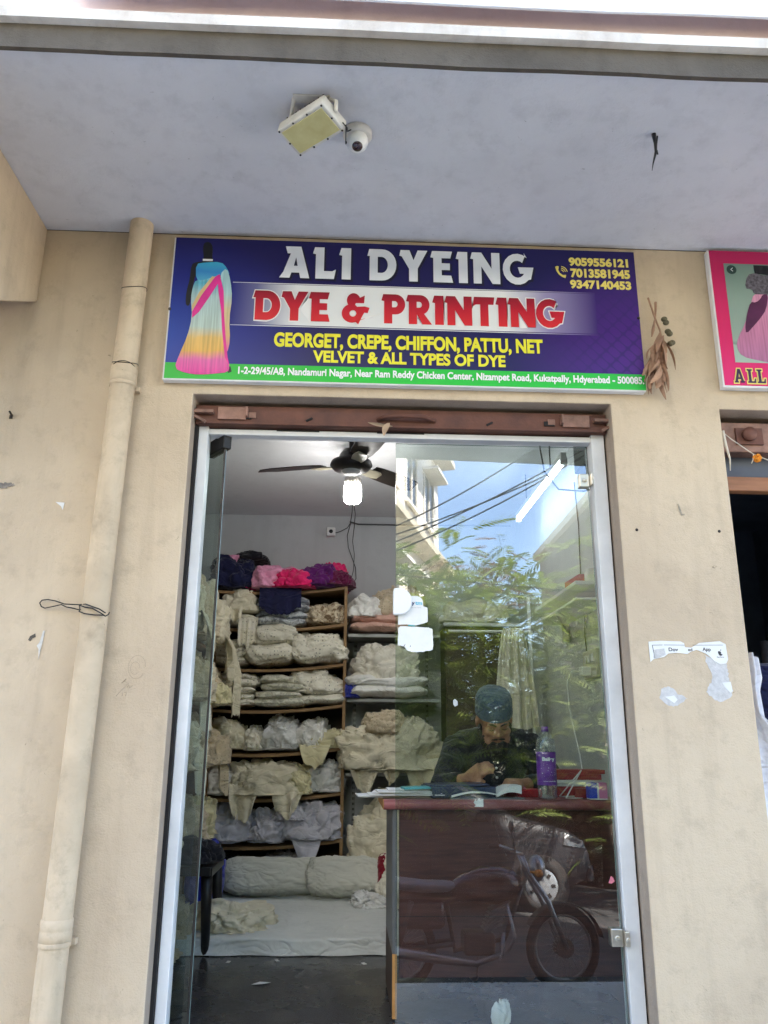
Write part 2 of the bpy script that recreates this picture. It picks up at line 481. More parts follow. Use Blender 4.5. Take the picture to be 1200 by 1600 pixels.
# ---- white door frame
fr = MB().box(-.606, -.568, .085, .15, 0, 2.187)
df = obj('door_frame', MB().box(-.606, -.568, .085, .15, 0, 2.19), M['steelwhite'], B, bevel=.003)
obj('frame_post', MB().box(.966, 1.019, .085, .15, 0, 2.19), M['steelwhite'], df, bevel=.003)
obj('frame_head', MB().box(-.568, .966, .09, .14, 2.142, 2.165), M['steelwhite'], df, bevel=.002)
obj('head_stop', MB().box(.10, .29, .086, .0895, 2.160, 2.1655), M['darkgap'], df)
obj('head_stop', MB().box(-.30, -.13, .086, .0895, 2.160, 2.1655), M['darkgap'], df)
obj('shutter_guide', MB().box(-.6195, -.607, .07, .16, 0, 2.17), M['darkgap'], B)
obj('shutter_guide', MB().box(1.0195, 1.0265, .10, .16, 0, 2.17), M['darkgap'], B)
# ---- glass leaves
ALPHA = R(1.0)                      # the closed leaf leans back a degree
LZ0, LZ1 = .025, 2.138
def leaf_box(x0, x1, y0, t, z0, z1, lean):
    m = MB(); m.box(x0, x1, 0, t, z0, z1)
    m.m = [1, 1, 0, 1, 0, 1]
    m.v = [(x, y0+y+(z-1.0)*math.tan(lean), z) for x, y, z in m.v]
    return m
lf = leaf_box(.179, .958, .115, .010, LZ0, LZ1, ALPHA)
leafR = obj('glass_door', lf, [M['glass'], M['glassedge']], B)
# half-moon lock knob at the free edge
kb = MB(); pts = [(.168, 1.435), (.168, 1.532), (.174, 1.537)]
for a in range(90, -91, -10): pts.append((.192+.048*math.cos(R(a)), 1.486+.051*math.sin(R(a))))
pts.append((.174, 1.435-.0)); pts = pts[:3]+pts[3:]
kb.prism([(x, z) for x, z in pts], .098, .1225, 'xz')
obj('lock_knob', kb, M['white'], leafR, bevel=.005, seg=3)
def hinge(z):
    m = MB(); yy = .12+(z-1)*math.tan(ALPHA)
    m.box(.918, .958, yy-.02, yy+.018, z-.028, z+.028)
    m.box(.9585, .9745, yy-.045, yy-.012, z-.024, z+.024)
    m.lathe([(0, 0), (.009, 0), (.009, .006), (0, .006)], (.938, yy-.0265, z), 'y', 12)
    m.lathe([(0, 0), (.007, 0), (.007, .006), (0, .006)], (.966, yy-.051, z), 'y', 12)
    return m
obj('hinge_clamp', hinge(1.99), M['chrome'], leafR, bevel=.003)
obj('hinge_clamp', hinge(.335), M['chrome'], leafR, bevel=.003)
# left leaf swung inwards
LA, LB_ = Vector((-.502, .120)), Vector((-.502-.585*.62, .120+.81*.62))
_n = Vector((-.81, -.585))*.005
_q = [LA+_n, LB_+_n, LB_-_n, LA-_n]
m = MB().add([(p.x, p.y, z) for z in (LZ0, LZ1) for p in _q], [(0,1,2,3),(4,7,6,5),(1,0,4,5),(2,1,5,6),(3,2,6,7),(0,3,7,4)])
m.m = [1, 1, 0, 1, 0, 1]
leafL = obj('glass_door', m, [M['glassleaf'], M['glassedge']], B)
leafL['label'] = 'glass leaf swung open into the shop'
pf = MB()
_c = LA+(LB_-LA).normalized()*.06
pf.obox((_c.x, _c.y, 2.120), (.036, .15, .060), (0, 0, math.atan2(.585, .81)))
obj('patch_fitting', pf, M['darksteel'], leafL, bevel=.004)
obj('pivot_post', MB().box(LA.x-.010, LA.x+.010, LA.y-.010, LA.y+.012, 2.09, 2.142), M['darksteel'], leafL, bevel=.003)
obj('edge_trim', MB().box(LA.x-.004, LA.x+.004, LA.y-.0085, LA.y-.0062, LZ0, 2.088), M['darksteel'], leafL)
# ---- neighbour shop seen at the right edge
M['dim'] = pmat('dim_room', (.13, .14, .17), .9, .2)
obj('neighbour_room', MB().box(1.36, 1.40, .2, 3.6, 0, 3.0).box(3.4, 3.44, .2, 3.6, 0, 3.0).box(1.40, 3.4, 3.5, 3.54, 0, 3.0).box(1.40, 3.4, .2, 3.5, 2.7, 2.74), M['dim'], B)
nh = obj('shutter_housing', MB().box(1.471, 3.298, .06, .13, 2.105, 2.232), M['rustlight'], B, bevel=.004)
lb = MB().lathe([(0, 0), (.028, 0), (.028, .018), (.014, .03), (0, .03)], (1.60, .0299, 2.175), 'y', 14)
lb.box(1.55, 1.66, .05, .0597, 2.135, 2.205)
obj('lock_bracket', lb, M['rust'], nh)
M['board'] = pmat('brown_wood_rail', (.30, .13, .06), .45, .25, 5, .1, 40, stretch=(1, 9, 9))
obj('door_rail', MB().box(1.4705, 3.299, .075, .12, 1.945, 2.005), M['board'], B, bevel=.004)
obj('transom_panel', MB().box(1.4712, 3.2982, .125, .135, 2.0055, 2.1045), pmat('blue_grey_panel', (.10, .115, .15), .3, .2, 3, 0), B)

# tarpaulin added out of frame to darken the top of the leaf's reflection
M['added_tarp'] = pmat('added_grey_tarp', (.20, .25, .25), .7, .15, 4, .2, 30)
nu, nv = 60, 16; G = np.zeros((nu, nv, 3))
for i in range(nu):
    for j in range(nv):
        u, v_ = i/(nu-1), j/(nv-1)
        G[i, j] = (-.7+4.0*u, -3.35-1.62*v_, 4.16-.09*u+.05*math.sin(v_*3.14)*math.sin(u*9+1)-.10*math.sin(u*3.14)*math.sin(v_*3.14))
tp = MB().grid(G); tp.grid(G[::-1]+np.array([0, 0, .012]))
TA = thing('added_tarpaulin', 'grey tarpaulin added unseen to darken the reflection along the top of the glass leaf', 'added_tarpaulin', (.9, -4.1, 4.1))
obj('sheet', tp, M['added_tarp'], TA)
for p, q in (((-.7, -3.35, 4.16), (-1.2, -.92, 4.6)), ((3.3, -3.35, 4.07), (3.8, -.92, 4.6)), ((-.7, -4.97, 4.16), (-3.15, -6.25, 4.4)), ((3.3, -4.97, 4.07), (4.1, -9.0, 4.3))):
    obj('rope', MB().tube([p, q], .006, 6), M['rust'], TA)

# white metal sheet (back of a signboard) hooked over the canopy edge
sh_ = MB(); n = 60; v = []; f = []
for i in range(n+1):
    x = -.86+7.5*i/n
    q = perlin(np.array([[x*1.7, 1.3, 5.7]]))[0]
    b = 3.166+.006*q+(0.012*max(0, 1-(x+.86)/.10))
    v += [(x, -.962, b+.002), (x, -.972, b), (x, -.967, 3.6), (x, -.962, 3.6)]
for i in range(n):
    for k in range(4):
        f.append((i*4+k, (i+1)*4+k, (i+1)*4+(k+1) % 4, i*4+(k+1) % 4))
f += [(0, 1, 2, 3), (n*4+3, n*4+2, n*4+1, n*4)]
sh_.add(v, f)
S_ = obj('metal_sheet', sh_, M['sheetwhite'], loc=(0, -.96, 3.17))
tag(S_, 'white metal sheet with rusty lower edge fixed along the canopy front', 'metal sheet')
# ================================================================== WRITING
def text_mb(s, x0, x1, z0, z1, y=0, depth=.0015, bold=.02, shear=0, spacing=1.0, mi=0):
    cu = bpy.data.curves.new('txt', 'FONT'); cu.body = s; cu.size = 1; cu.offset = bold; cu.shear = shear
    cu.space_character = spacing; cu.resolution_u = 5
    o = bpy.data.objects.new('txt', cu); COL.objects.link(o)
    dg = bpy.context.evaluated_depsgraph_get(); dg.update()
    me = o.evaluated_get(dg).to_mesh()
    co = np.array([v.co[:] for v in me.vertices]); fs = [tuple(p.vertices) for p in me.polygons]
    o.evaluated_get(dg).to_mesh_clear(); bpy.data.objects.remove(o); bpy.data.curves.remove(cu)
    a = co.min(0); b = co.max(0)
    X = x0+(co[:, 0]-a[0])/(b[0]-a[0])*(x1-x0); Z = z0+(co[:, 1]-a[1])/(b[1]-a[1])*(z1-z0)
    return extrude_flat(X, Z, fs, y, depth, mi)
def extrude_flat(X, Z, fs, y, depth, mi=0):
    n = len(X); m = MB()
    v = [(X[i], y-depth, Z[i]) for i in range(n)]+[(X[i], y, Z[i]) for i in range(n)]
    faces = [tuple(f) for f in fs]
    # side walls along boundary edges
    cnt = {}
    for f in fs:
        for i in range(len(f)):
            e = (f[i], f[(i+1) % len(f)]); k = (min(e), max(e)); cnt.setdefault(k, []).append(e)
    side = [(e[0][1], e[0][0], n+e[0][0], n+e[0][1]) for k, e in cnt.items() if len(e) == 1]
    m.add(v, faces+side, mi); return m
# ---- heavy spurred display capitals, drawn as outlines (height 0..1)
def arc(cx, cz, rx, rz, a0, a1, n=14):
    return [(cx+rx*math.cos(R(a0+(a1-a0)*i/n)), cz+rz*math.sin(R(a0+(a1-a0)*i/n))) for i in range(n+1)]
def glyph(ch):
    s = .27
    if ch == 'A': return 1.0, [[(0, 0), (.13, .18), (.36, .78), (.25, .78), (.18, 1), (.70, 1), (1.0, 0), (.70, 0), (.66, .17), (.40, .17), (.34, 0)], [(.47, .38), (.60, .38), (.54, .66)]]
    if ch == 'L': return .78, [[(.10, 0), (.10, .78), (0, .80), (.06, 1), (.38, 1), (.38, .24), (.66, .24), (.78, .30), (.72, 0)]]
    if ch == 'I': return .40, [[(.10, 0), (.10, .76), (0, .78), (.07, 1), (.40, 1), (.40, 0)]]
    if ch == 'D': return .98, [[(.08, 0), (.08, .78), (0, .78), (.06, 1), (.50, 1)]+arc(.50, .5, .48, .5, 90, -90)+[(.50, 0)], [(.35, .24), (.48, .24)]+arc(.48, .5, .21, .26, -90, 90)+[(.35, .76)]]
    if ch == 'Y': return .95, [[(.33, 0), (.33, .40), (.08, .80), (0, .82), (.04, 1), (.34, 1), (.48, .68), (.62, 1), (.95, 1), (.62, .42), (.62, 0)]]
    if ch == 'E': return .76, [[(.10, 0), (.10, .78), (0, .80), (.06, 1), (.74, 1), (.68, .78), (.38, .78), (.38, .61), (.66, .61), (.66, .40), (.38, .40), (.38, .22), (.70, .22), (.76, 0)]]
    if ch == 'N': return 1.0, [[(.10, 0), (.10, .78), (0, .80), (.06, 1), (.38, 1), (.72, .48), (.72, 1), (1, 1), (1, 0), (.74, 0), (.37, .56), (.37, 0)]]
    if ch == 'G': return 1.05, [arc(.50, .5, .50, .5, 48, 318)+[(.95, .18), (1.05, .56), (.52, .56), (.58, .36), (.70, .36)]+arc(.50, .5, .26, .28, -30, -312)+[(.76, .90), (.74, 1.02)]]
    if ch == 'P': return .86, [[(.10, 0), (.10, .78), (0, .80), (.06, 1), (.52, 1)]+arc(.52, .66, .34, .34, 90, -90)+[(.38, .32), (.38, 0)], [(.37, .54), (.48, .54)]+arc(.48, .665, .12, .125, -90, 90)+[(.37, .79)]]
    if ch == 'R': return .92, [[(.10, 0), (.10, .78), (0, .80), (.06, 1), (.52, 1)]+arc(.52, .67, .33, .33, 90, -70)+[(.92, 0), (.60, 0), (.40, .34), (.38, .34), (.38, 0)], [(.37, .55), (.48, .55)]+arc(.48, .67, .11, .12, -90, 90)+[(.37, .79)]]
    if ch == 'T': return .80, [[(.28, 0), (.28, .76), (.10, .76), (0, .70), (.05, 1), (.80, 1), (.76, .76), (.56, .76), (.56, 0)]]
    if ch == '&': return 1.0, [arc(.36, .30, .36, .31, 300, 110)+[(.24, .60)]+arc(.42, .76, .24, .24, 210, 20)+[(.82, .92), (.80, .68), (.50, .68)]+[(.46, .60), (.55, .52), (.84, .54), (1.0, .50), (.94, .34), (.82, .36), (.74, .22), (.66, .06), (.60, -.06), (.50, .02)], arc(.40, .30, .14, .13, 0, 350)]
    return .35, []
def display_mb(s, x0, x1, z0, z1, y, depth, grow=0.0, gap=.10, mi=0):
    cu = bpy.data.curves.new('dsp', 'CURVE'); cu.dimensions = '2D'; cu.fill_mode = 'BOTH'; cu.offset = grow
    x = 0
    for ch in s:
        w, loops = glyph(ch)
        for l in loops:
            sp = cu.splines.new('POLY'); sp.points.add(len(l)-1)
            for k, (px, pz) in enumerate(l): sp.points[k].co = (x+px, pz, 0, 1)
            sp.use_cyclic_u = True
        x += w+gap
    tot = x-gap
    o = bpy.data.objects.new('dsp', cu); COL.objects.link(o)
    dg = bpy.context.evaluated_depsgraph_get(); dg.update()
    me = o.evaluated_get(dg).to_mesh()
    co = np.array([v.co[:] for v in me.vertices]); fs = [tuple(p.vertices) for p in me.polygons if p.normal.z > 0]
    if not fs: fs = [tuple(reversed(p.vertices)) for p in me.polygons]
    o.evaluated_get(dg).to_mesh_clear(); bpy.data.objects.remove(o); bpy.data.curves.remove(cu)
    X = x0+co[:, 0]/tot*(x1-x0); Z = z0+co[:, 1]*(z1-z0)
    return extrude_flat(X, Z, fs, y, depth, mi)
def flat(poly, y, d=.0006, mi=0):
    m = MB(); m.prism(poly, y-d, y, 'xz', mi); return m
def smooth_poly(p, it=2):
    for _ in range(it):
        q = []
        for i in range(len(p)):
            a, b = p[i], p[(i+1) % len(p)]
            q += [(a[0]*.75+b[0]*.25, a[1]*.75+b[1]*.25), (a[0]*.25+b[0]*.75, a[1]*.25+b[1]*.75)]
        p = q
    return p

def jag(pl, a=.004, seed=1):
    rg = random.Random(seed); q = []
    for i in range(len(pl)):
        u, w = pl[i], pl[(i+1) % len(pl)]
        for k in range(5):
            t_ = k/5; q.append((u[0]*(1-t_)+w[0]*t_+rg.uniform(-a, a), u[1]*(1-t_)+w[1]*t_+rg.uniform(-a, a)))
    return q
# ---- the big blue sign; the label face is at y=-.035
SY = -.035
SX0, SX1, SZ0, SZ1 = -.737, 1.163, 2.315, 2.949
SG = thing('shop_sign', 'wide blue and green sign board with the saree figure above the glass door', 'sign', (.213, -.018, 2.632))
m_, nt, b = _new('printed_blue')
v_ = _coord(nt); sep = nt.nodes.new("ShaderNodeSeparateXYZ"); nt.links.new(v_, sep.inputs[0])
X_, Z_ = sep.outputs[0], sep.outputs[2]
dx = _math(nt, 'ADD', X_, .25); rr = _math(nt, 'SQRT', _math(nt, 'ADD', _math(nt, 'POWER', _math(nt, 'ADD', X_, .98), 2), _math(nt, 'POWER', _math(nt, 'MULTIPLY', _math(nt, 'ADD', Z_, .12), 1.3), 2)))
col = _ramp(nt, rr, [(.0, (.006, .05, .36)), (.32, (.010, .018, .21)), (.62, (.010, .007, .085))])
r2 = _math(nt, 'SQRT', _math(nt, 'ADD', _math(nt, 'POWER', _math(nt, 'SUBTRACT', X_, .95), 2), _math(nt, 'POWER', _math(nt, 'ADD', Z_, .20), 2)))
col = _mix(nt, _ramp(nt, r2, [(.05, (1,)*3), (.55, (0,)*3)]), col, (.075, .012, .22))
la = _math(nt, 'MULTIPLY', _math(nt, 'SINE', _math(nt, 'MULTIPLY', _math(nt, 'ADD', X_, Z_), 62)), _math(nt, 'SINE', _math(nt, 'MULTIPLY', _math(nt, 'SUBTRACT', X_, Z_), 40)))
lat = _ramp(nt, _math(nt, 'ABSOLUTE', la), [(.04, (1,)*3), (.30, (0,)*3)])
msk = _ramp(nt, r2, [(.12, (.6,)*3), (.46, (0,)*3)])
col = _mix(nt, _math(nt, 'MULTIPLY', lat, msk), col, (.018, .010, .10))
nt.links.new(col, b.inputs['Base Color']); b.inputs['Roughness'].default_value = .38
b.inputs['Specular IOR Level'].default_value = .35
M['printblue'] = m_
M['printgreen'] = axis_mat('printed_green', 'X', -.95, .95, [(0, (.02, .42, .03)), (.5, (.02, .50, .045)), (1, (.03, .50, .06))])
M['bandmat'] = axis_mat('printed_white_band', 'X', -.71, .78, [(0, (.012, .016, .19)), (.07, (.14, .14, .30)), (.18, (.76, .78, .79)), (.74, (.79, .80, .80)), (.86, (.30, .26, .46)), (1, (.036, .010, .14))])
M['lineband'] = axis_mat('printed_white_line', 'X', -.71, .78, [(0, (.45, .45, .55)), (.1, (.80, .80, .82)), (.75, (.80, .80, .80)), (.9, (.3, .26, .45)), (1, (.036, .010, .14))])
M['silver'] = axis_mat('silver_letters', 'Z', .14, .30, [(0, (.80, .82, .86)), (.45, (.62, .65, .72)), (1, (.78, .80, .84))], noise=.2)
M['redlet'] = axis_mat('red_letters', 'Z', -.06, .09, [(0, (.72, .03, .035)), (.55, (.52, .012, .03)), (1, (.22, .006, .02))])
M['yellet'] = pmat('yellow_letters', (.80, .74, .03), .4, .05, 3, 0)
M['gold'] = pmat('pale_yellow_letters', (.80, .66, .16), .4, .08, 3, 0)
M['whitelet'] = pmat('white_letters', (.82, .82, .82), .4, .03, 3, 0)
M['darklet'] = pmat('dark_outline', (.008, .006, .03), .4, .03, 3, 0)
M['alum'] = pmat('white_sign_edge', (.74, .74, .74), .4, .08, 8, .05)
obj('board', MB().box(SX0, SX1, -.034, -.002, SZ0, SZ1), M['alum'], SG, bevel=.002)
obj('blue_face', MB().box(SX0+.006, SX1, SY-.0005, -.0342, 2.3885, SZ1), M['printblue'], SG)
obj('green_strip', MB().box(SX0+.006, SX1, SY-.0005, -.0342, SZ0+.006, 2.388), M['printgreen'], SG)
obj('white_band', flat([(-.49, 2.563), (.985, 2.563), (.985, 2.745), (-.49, 2.745)], SY-.0007), M['bandmat'], SG)
obj('white_line', flat([(-.49, 2.7475), (.985, 2.7475), (.985, 2.7505), (-.49, 2.7505)], SY-.0007).merge(flat([(-.49, 2.5565), (.995, 2.5565), (.995, 2.5595), (-.49, 2.5595)], SY-.0007)), M['lineband'], SG)
ty = SY-.0016
t = obj('title_text', display_mb('ALI DYEING', -.306, .735, 2.776, 2.921, ty-.0012, .0015), M['silver'], SG)
obj('letter_shadow', display_mb('ALI DYEING', -.300, .742, 2.770, 2.915, ty, .001, .025), M['darklet'], t)
t = obj('subtitle_text', display_mb('DYE & PRINTING', -.403, .851, 2.584, 2.712, ty-.0012, .0015, .012, gap=.06), M['redlet'], SG)
obj('letter_outline', display_mb('DYE & PRINTING', -.403, .851, 2.584, 2.712, ty, .001, .05, gap=.06), M['whitelet'], t)
obj('fabric_text', text_mb('GEORGET, CREPE, CHIFFON, PATTU, NET', -.314, .757, 2.456, 2.530, ty, .0012, .042), M['yellet'], SG)
obj('dye_text', text_mb('VELVET & ALL TYPES OF DYE', -.159, .604, 2.403, 2.4555, ty, .0012, .038), M['yellet'], SG)
for s, a, bb, z0, z1 in (('9059556121', .885, 1.134, 2.8725, 2.9135), ('7013581945', .889, 1.138, 2.8185, 2.861), ('9347140453', .8845, 1.139, 2.767, 2.8075)):
    obj('phone_number', text_mb(s, a, bb, z0, z1, ty, .0012, .045), M['gold'], SG)
obj('address_text', text_mb('1-2-29/45/A8, Nandamuri Nagar, Near Ram Reddy Chicken Center, Nizampet Road, Kukatpally, Hdyerabad - 500085.', -.447, 1.157, 2.336, 2.3765, ty, .0012, .03), M['whitelet'], SG)
ic = MB()
ic.tube([(.834, ty, 2.866), (.8345, ty, 2.85), (.842, ty, 2.835), (.855, ty, 2.824), (.868, ty, 2.822)], [.0075, .0045, .004, .0045, .0075], 8)
for r_ in (.010, .018, .026):
    ic.tube([(.850+r_*math.cos(R(a)), ty, 2.843+r_*math.sin(R(a))) for a in range(5, 86, 10)], .0018, 6)
obj('phone_icon', ic, M['gold'], SG)
# saree figure printed on the sign
head = [(-.6157,2.9291),(-.6209,2.9039),(-.6147,2.8642),(-.613,2.8394),(-.6437,2.8363),(-.6616,2.8228),(-.6621,2.759),(-.6722,2.7003),(-.6725,2.6474),(-.663,2.6334),(-.6536,2.6432),(-.6511,2.701),(-.6404,2.7891),(-.5569,2.8216),(-.5752,2.8388),(-.5803,2.8654),(-.5798,2.9104),(-.5942,2.932)]
bod = [(-.643,2.8264),(-.6092,2.8346),(-.5426,2.84),(-.5177,2.8132),(-.5028,2.7793),(-.5541,2.7774),(-.6121,2.751),(-.6379,2.7549)]
skirt = [(-.6379,2.7549),(-.5544,2.7823),(-.527,2.7539),(-.5217,2.6958),(-.5242,2.5998),(-.5041,2.4501),(-.4815,2.3771),(-.4857,2.3514),(-.5347,2.3437),(-.596,2.3374),(-.6499,2.3431),(-.694,2.3619),(-.6802,2.4172),(-.6533,2.5014),(-.6411,2.5865),(-.6524,2.6721),(-.6482,2.7205)]
sash = [(-.6408,2.5818),(-.6428,2.6102),(-.6117,2.6831),(-.5622,2.7703),(-.5441,2.7827),(-.5468,2.7435),(-.5814,2.6745),(-.6151,2.6111)]
sash2 = [(-.6450,2.612),(-.6452,2.640),(-.6200,2.700),(-.5740,2.772),(-.5622,2.7703),(-.6117,2.6831)]
pallu = [(-.5441,2.7827),(-.5178,2.8151),(-.4997,2.7549),(-.4883,2.6776),(-.4953,2.5817),(-.4856,2.4879),(-.4939,2.4319),(-.5016,2.4502),(-.5146,2.5527),(-.5242,2.5998),(-.5217,2.6958),(-.5306,2.744)]
border = [(-.5541,2.7774),(-.544,2.7807),(-.524,2.7054),(-.5158,2.6),(-.5022,2.4874),(-.4911,2.4136),(-.4815,2.3771),(-.5019,2.4133),(-.5201,2.5337),(-.5288,2.6187),(-.5452,2.7047)]
M['pr_black'] = pmat('printed_black', (.006, .006, .008), .4, .2, 20, 0)
M['pr_bodice'] = axis_mat('printed_bodice', 'Z', .11, .21, [(0, (.10, .42, .62)), (.5, (.04, .25, .60)), (1, (.05, .42, .62))], noise=.5)
M['pr_skirt'] = axis_mat('printed_saree', 'Z', -.295, .145, [(0, (.75, .03, .30)), (.14, (.78, .14, .40)), (.24, (.80, .45, .10)), (.36, (.80, .52, .16)), (.47, (.55, .68, .62)), (.78, (.50, .68, .68)), (.92, (.12, .50, .66)), (1, (.40, .66, .68))], noise=.10, pleat=.28)
M['pr_pink'] = pmat('printed_magenta', (.76, .03, .30), .4, .15, 10, 0)
M['pr_sand'] = pmat('printed_sand', (.72, .50, .24), .4, .12, 10, 0)
M['pr_pallu'] = axis_mat('printed_pallu', 'Z', -.2, .18, [(0, (.78, .10, .38)), (.2, (.72, .45, .2)), (.5, (.70, .58, .34)), (.72, (.45, .68, .70)), (1, (.42, .68, .72))], noise=.15, pleat=.2)
sf = obj('saree_figure', flat(smooth_poly(head, 1), SY-.0008), M['pr_black'], SG)
obj('bodice', flat(smooth_poly(bod, 1), SY-.0016), M['pr_bodice'], sf)
obj('skirt', flat(smooth_poly(skirt, 1), SY-.0013), M['pr_skirt'], sf)
obj('sash', flat(sash, SY-.0022), M['pr_pink'], sf)
obj('sash_edge', flat(sash2, SY-.0020), M['pr_sand'], sf)
obj('pallu', flat(smooth_poly(pallu, 1), SY-.0018), M['pr_pallu'], sf)
obj('pallu_border', flat(border, SY-.0024), M['pr_pink'], sf)
obj('choker', flat([(-.6165, 2.842), (-.5772, 2.842), (-.5765, 2.851), (-.617, 2.851)], SY-.0016), M['whitelet'], sf)
obj('foot', flat([(-.4911,2.3723),(-.4774,2.3773),(-.4719,2.3546),(-.4855,2.3478)], SY-.0008), M['pr_black'], sf)
for x, z in ((-.732, 2.62), (1.158, 2.64)):
    obj('screw', MB().lathe([(0, -.039), (.006, -.038), (.006, -.034)], (x, 0, z), 'y', 10), M['darksteel'], SG)

# ---- the pink neighbour sign
NG = thing('neighbour_sign', 'pink sign board with a lehenga photo over the neighbouring shop', 'sign', (2.2, -.018, 2.66))
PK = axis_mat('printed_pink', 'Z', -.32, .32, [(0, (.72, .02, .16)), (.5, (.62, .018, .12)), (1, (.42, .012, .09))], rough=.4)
obj('board', MB().box(1.478, 3.05, -.034, -.002, 2.343, 2.972), M['alum'], NG, bevel=.002)
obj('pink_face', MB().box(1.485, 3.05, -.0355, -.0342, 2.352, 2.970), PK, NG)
ph = obj('photo_panel', flat([(1.539, 2.453), (2.30, 2.453), (2.30, 2.909), (1.541, 2.909)], SY-.0008), axis_mat('printed_mint', 'Z', -.21, .25, [(0, (.36, .46, .39)), (.18, (.34, .44, .37)), (.2, (.19, .26, .22)), (.23, (.29, .37, .32)), (.6, (.25, .34, .29)), (1, (.16, .25, .21))], noise=.12), NG)
torso = [(1.6354,2.8569),(1.6695,2.8672),(1.701,2.8569),(1.7286,2.8579),(1.75,2.857),(1.78,2.80),(1.74,2.77),(1.7171,2.769),(1.6894,2.7658),(1.6529,2.7668),(1.6496,2.7892),(1.6174,2.7926)]
sk2 = [(1.6532,2.769),(1.6897,2.768),(1.7159,2.7599),(1.74,2.76),(1.80,2.65),(1.86,2.53),(1.84,2.48),(1.76,2.458),(1.6766,2.4561),(1.6351,2.4635),(1.5696,2.4787),(1.5508,2.5211),(1.5614,2.5604),(1.5994,2.6271),(1.6351,2.7213)]
scf = [(1.6894,2.7658),(1.7143,2.7689),(1.6968,2.6966),(1.6674,2.6557),(1.6392,2.624),(1.5976,2.5789),(1.5984,2.6183),(1.6134,2.6761),(1.6342,2.7302),(1.656,2.7265),(1.6787,2.7452)]
dt = [(1.6679,2.9039),(1.76,2.904),(1.75,2.858),(1.7286,2.8579),(1.6692,2.8649)]
obj('dress_skirt', flat(smooth_poly(sk2, 1), SY-.0016), axis_mat('printed_tulle', 'Z', -.22, .12, [(0, (.42, .16, .30)), (.5, (.58, .22, .38)), (1, (.70, .32, .46))], noise=.2, pleat=.25), ph)
obj('dress_bodice', flat(smooth_poly(torso, 1), SY-.0020), pmat('printed_grey_sequin', (.10, .09, .11), .5, .7, 90, 0), ph)
obj('dress_scarf', flat(smooth_poly(scf, 1), SY-.0024), pmat('printed_plum', (.085, .008, .06), .5, .3, 12, 0), ph)
obj('dark_hair', flat(dt, SY-.0018), M['pr_black'], ph)
cc = [(1.572+.021*math.cos(R(a)), 2.880+.021*math.sin(R(a))) for a in range(0, 360, 12)]
ci = obj('arrow_badge', flat(cc, SY-.0016), pmat('printed_dark_green', (.02, .05, .04), .4, .1, 9, 0), ph)
obj('arrow', MB().tube([(1.577, SY-.0022, 2.888), (1.568, SY-.0022, 2.880), (1.577, SY-.0022, 2.872)], .0014, 6), M['whitelet'], ci)
def serif_mb(x, z, h, y, d, grow, ch):
    """slab-serif capitals A, L, T"""
    g = {'A': [[(0, 0), (0, .10), (.06, .12), (.30, 1), (.52, 1), (.76, .12), (.82, .10), (.82, 0), (.50, 0), (.50, .10), (.55, .12), (.52, .26), (.30, .26), (.26, .12), (.32, .10), (.32, 0)], [(.34, .38), (.49, .38), (.41, .72)]],
         'L': [[(0, 0), (0, .10), (.10, .12), (.10, .88), (0, .90), (0, 1), (.42, 1), (.42, .90), (.32, .88), (.32, .12), (.52, .12), (.60, .32), (.68, .32), (.66, 0)]],
         'T': [[(.2, 0), (.2, .10), (.30, .12), (.30, .88), (.14, .88), (.08, .68), (0, .68), (.02, 1), (.80, 1), (.82, .68), (.74, .68), (.68, .88), (.52, .88), (.52, .12), (.62, .10), (.62, 0)]]}[ch]
    cu = bpy.data.curves.new('s', 'CURVE'); cu.dimensions = '2D'; cu.fill_mode = 'BOTH'; cu.offset = grow
    for l in g:
        sp = cu.splines.new('POLY'); sp.points.add(len(l)-1)
        for k, p in enumerate(l): sp.points[k].co = (p[0], p[1], 0, 1)
        sp.use_cyclic_u = True
    o = bpy.data.objects.new('s', cu); COL.objects.link(o)
    dg = bpy.context.evaluated_depsgraph_get(); dg.update(); me = o.evaluated_get(dg).to_mesh()
    co = np.array([q.co[:] for q in me.vertices]); fs = [tuple(p.vertices) for p in me.polygons if p.normal.z > 0]
    o.evaluated_get(dg).to_mesh_clear(); bpy.data.objects.remove(o); bpy.data.curves.remove(cu)
    return extrude_flat(x+co[:, 0]*h*.82, z+co[:, 1]*h, fs, y, d)
L1 = MB(); L2 = MB()
for ch, x in (('A', 1.526), ('L', 1.580), ('L', 1.620), ('T', 1.676)):
    L1.merge(serif_mb(x, 2.363, .060, ty, .001, .09, ch)); L2.merge(serif_mb(x, 2.363, .060, ty-.0012, .001, .0, ch))
t = obj('shop_text', L2, pmat('printed_maroon', (.04, .008, .05), .4, .2, 9, 0), NG)
obj('letter_outline', L1, M['gold'], t)

# ================================================================== THINGS ON THE WALL AND THE CANOPY
# drain pipe
DP = thing('drain_pipe', 'cream painted round drain pipe running up the wall left of the sign', 'drain pipe', (-.885, -.05, -.03))
def pipe_x(z): return -.868-.042*(2.99-z)/2.87
pp = MB(); pp.tube([(pipe_x(z), -.055, z) for z in np.linspace(-.03, 2.99, 24)], .046, 24, caps=False)
M['pipe'] = wall_paint('painted_pipe', (.63, .50, .35), (.40, .31, .21), 2.6, .2, True, .9)
obj('pipe', pp, M['pipe'], DP)
for z in (.395, 2.315):
    m = MB(); x = pipe_x(z)
    m.lathe([(.046, -.034), (.0495, -.032), (.0498, -.006), (.0488, -.003), (.0488, .003), (.0498, .006), (.0495, .030), (.046, .033)], (x, -.055, z), 'z', 24)
    obj('coupling', m, M['pipe'], DP)
    m = MB(); m.lathe([(.0485, -.008), (.0495, -.006), (.0495, .006), (.0485, .008)], (x, -.055, z-.04), 'z', 24)
    for s in (-1, 1): m.box(x+s*.046-.010, x+s*.046+.010, -.03, -.001, z-.05, z-.03)
    obj('pipe_clip', m, M['pipe'], DP, bevel=.002)
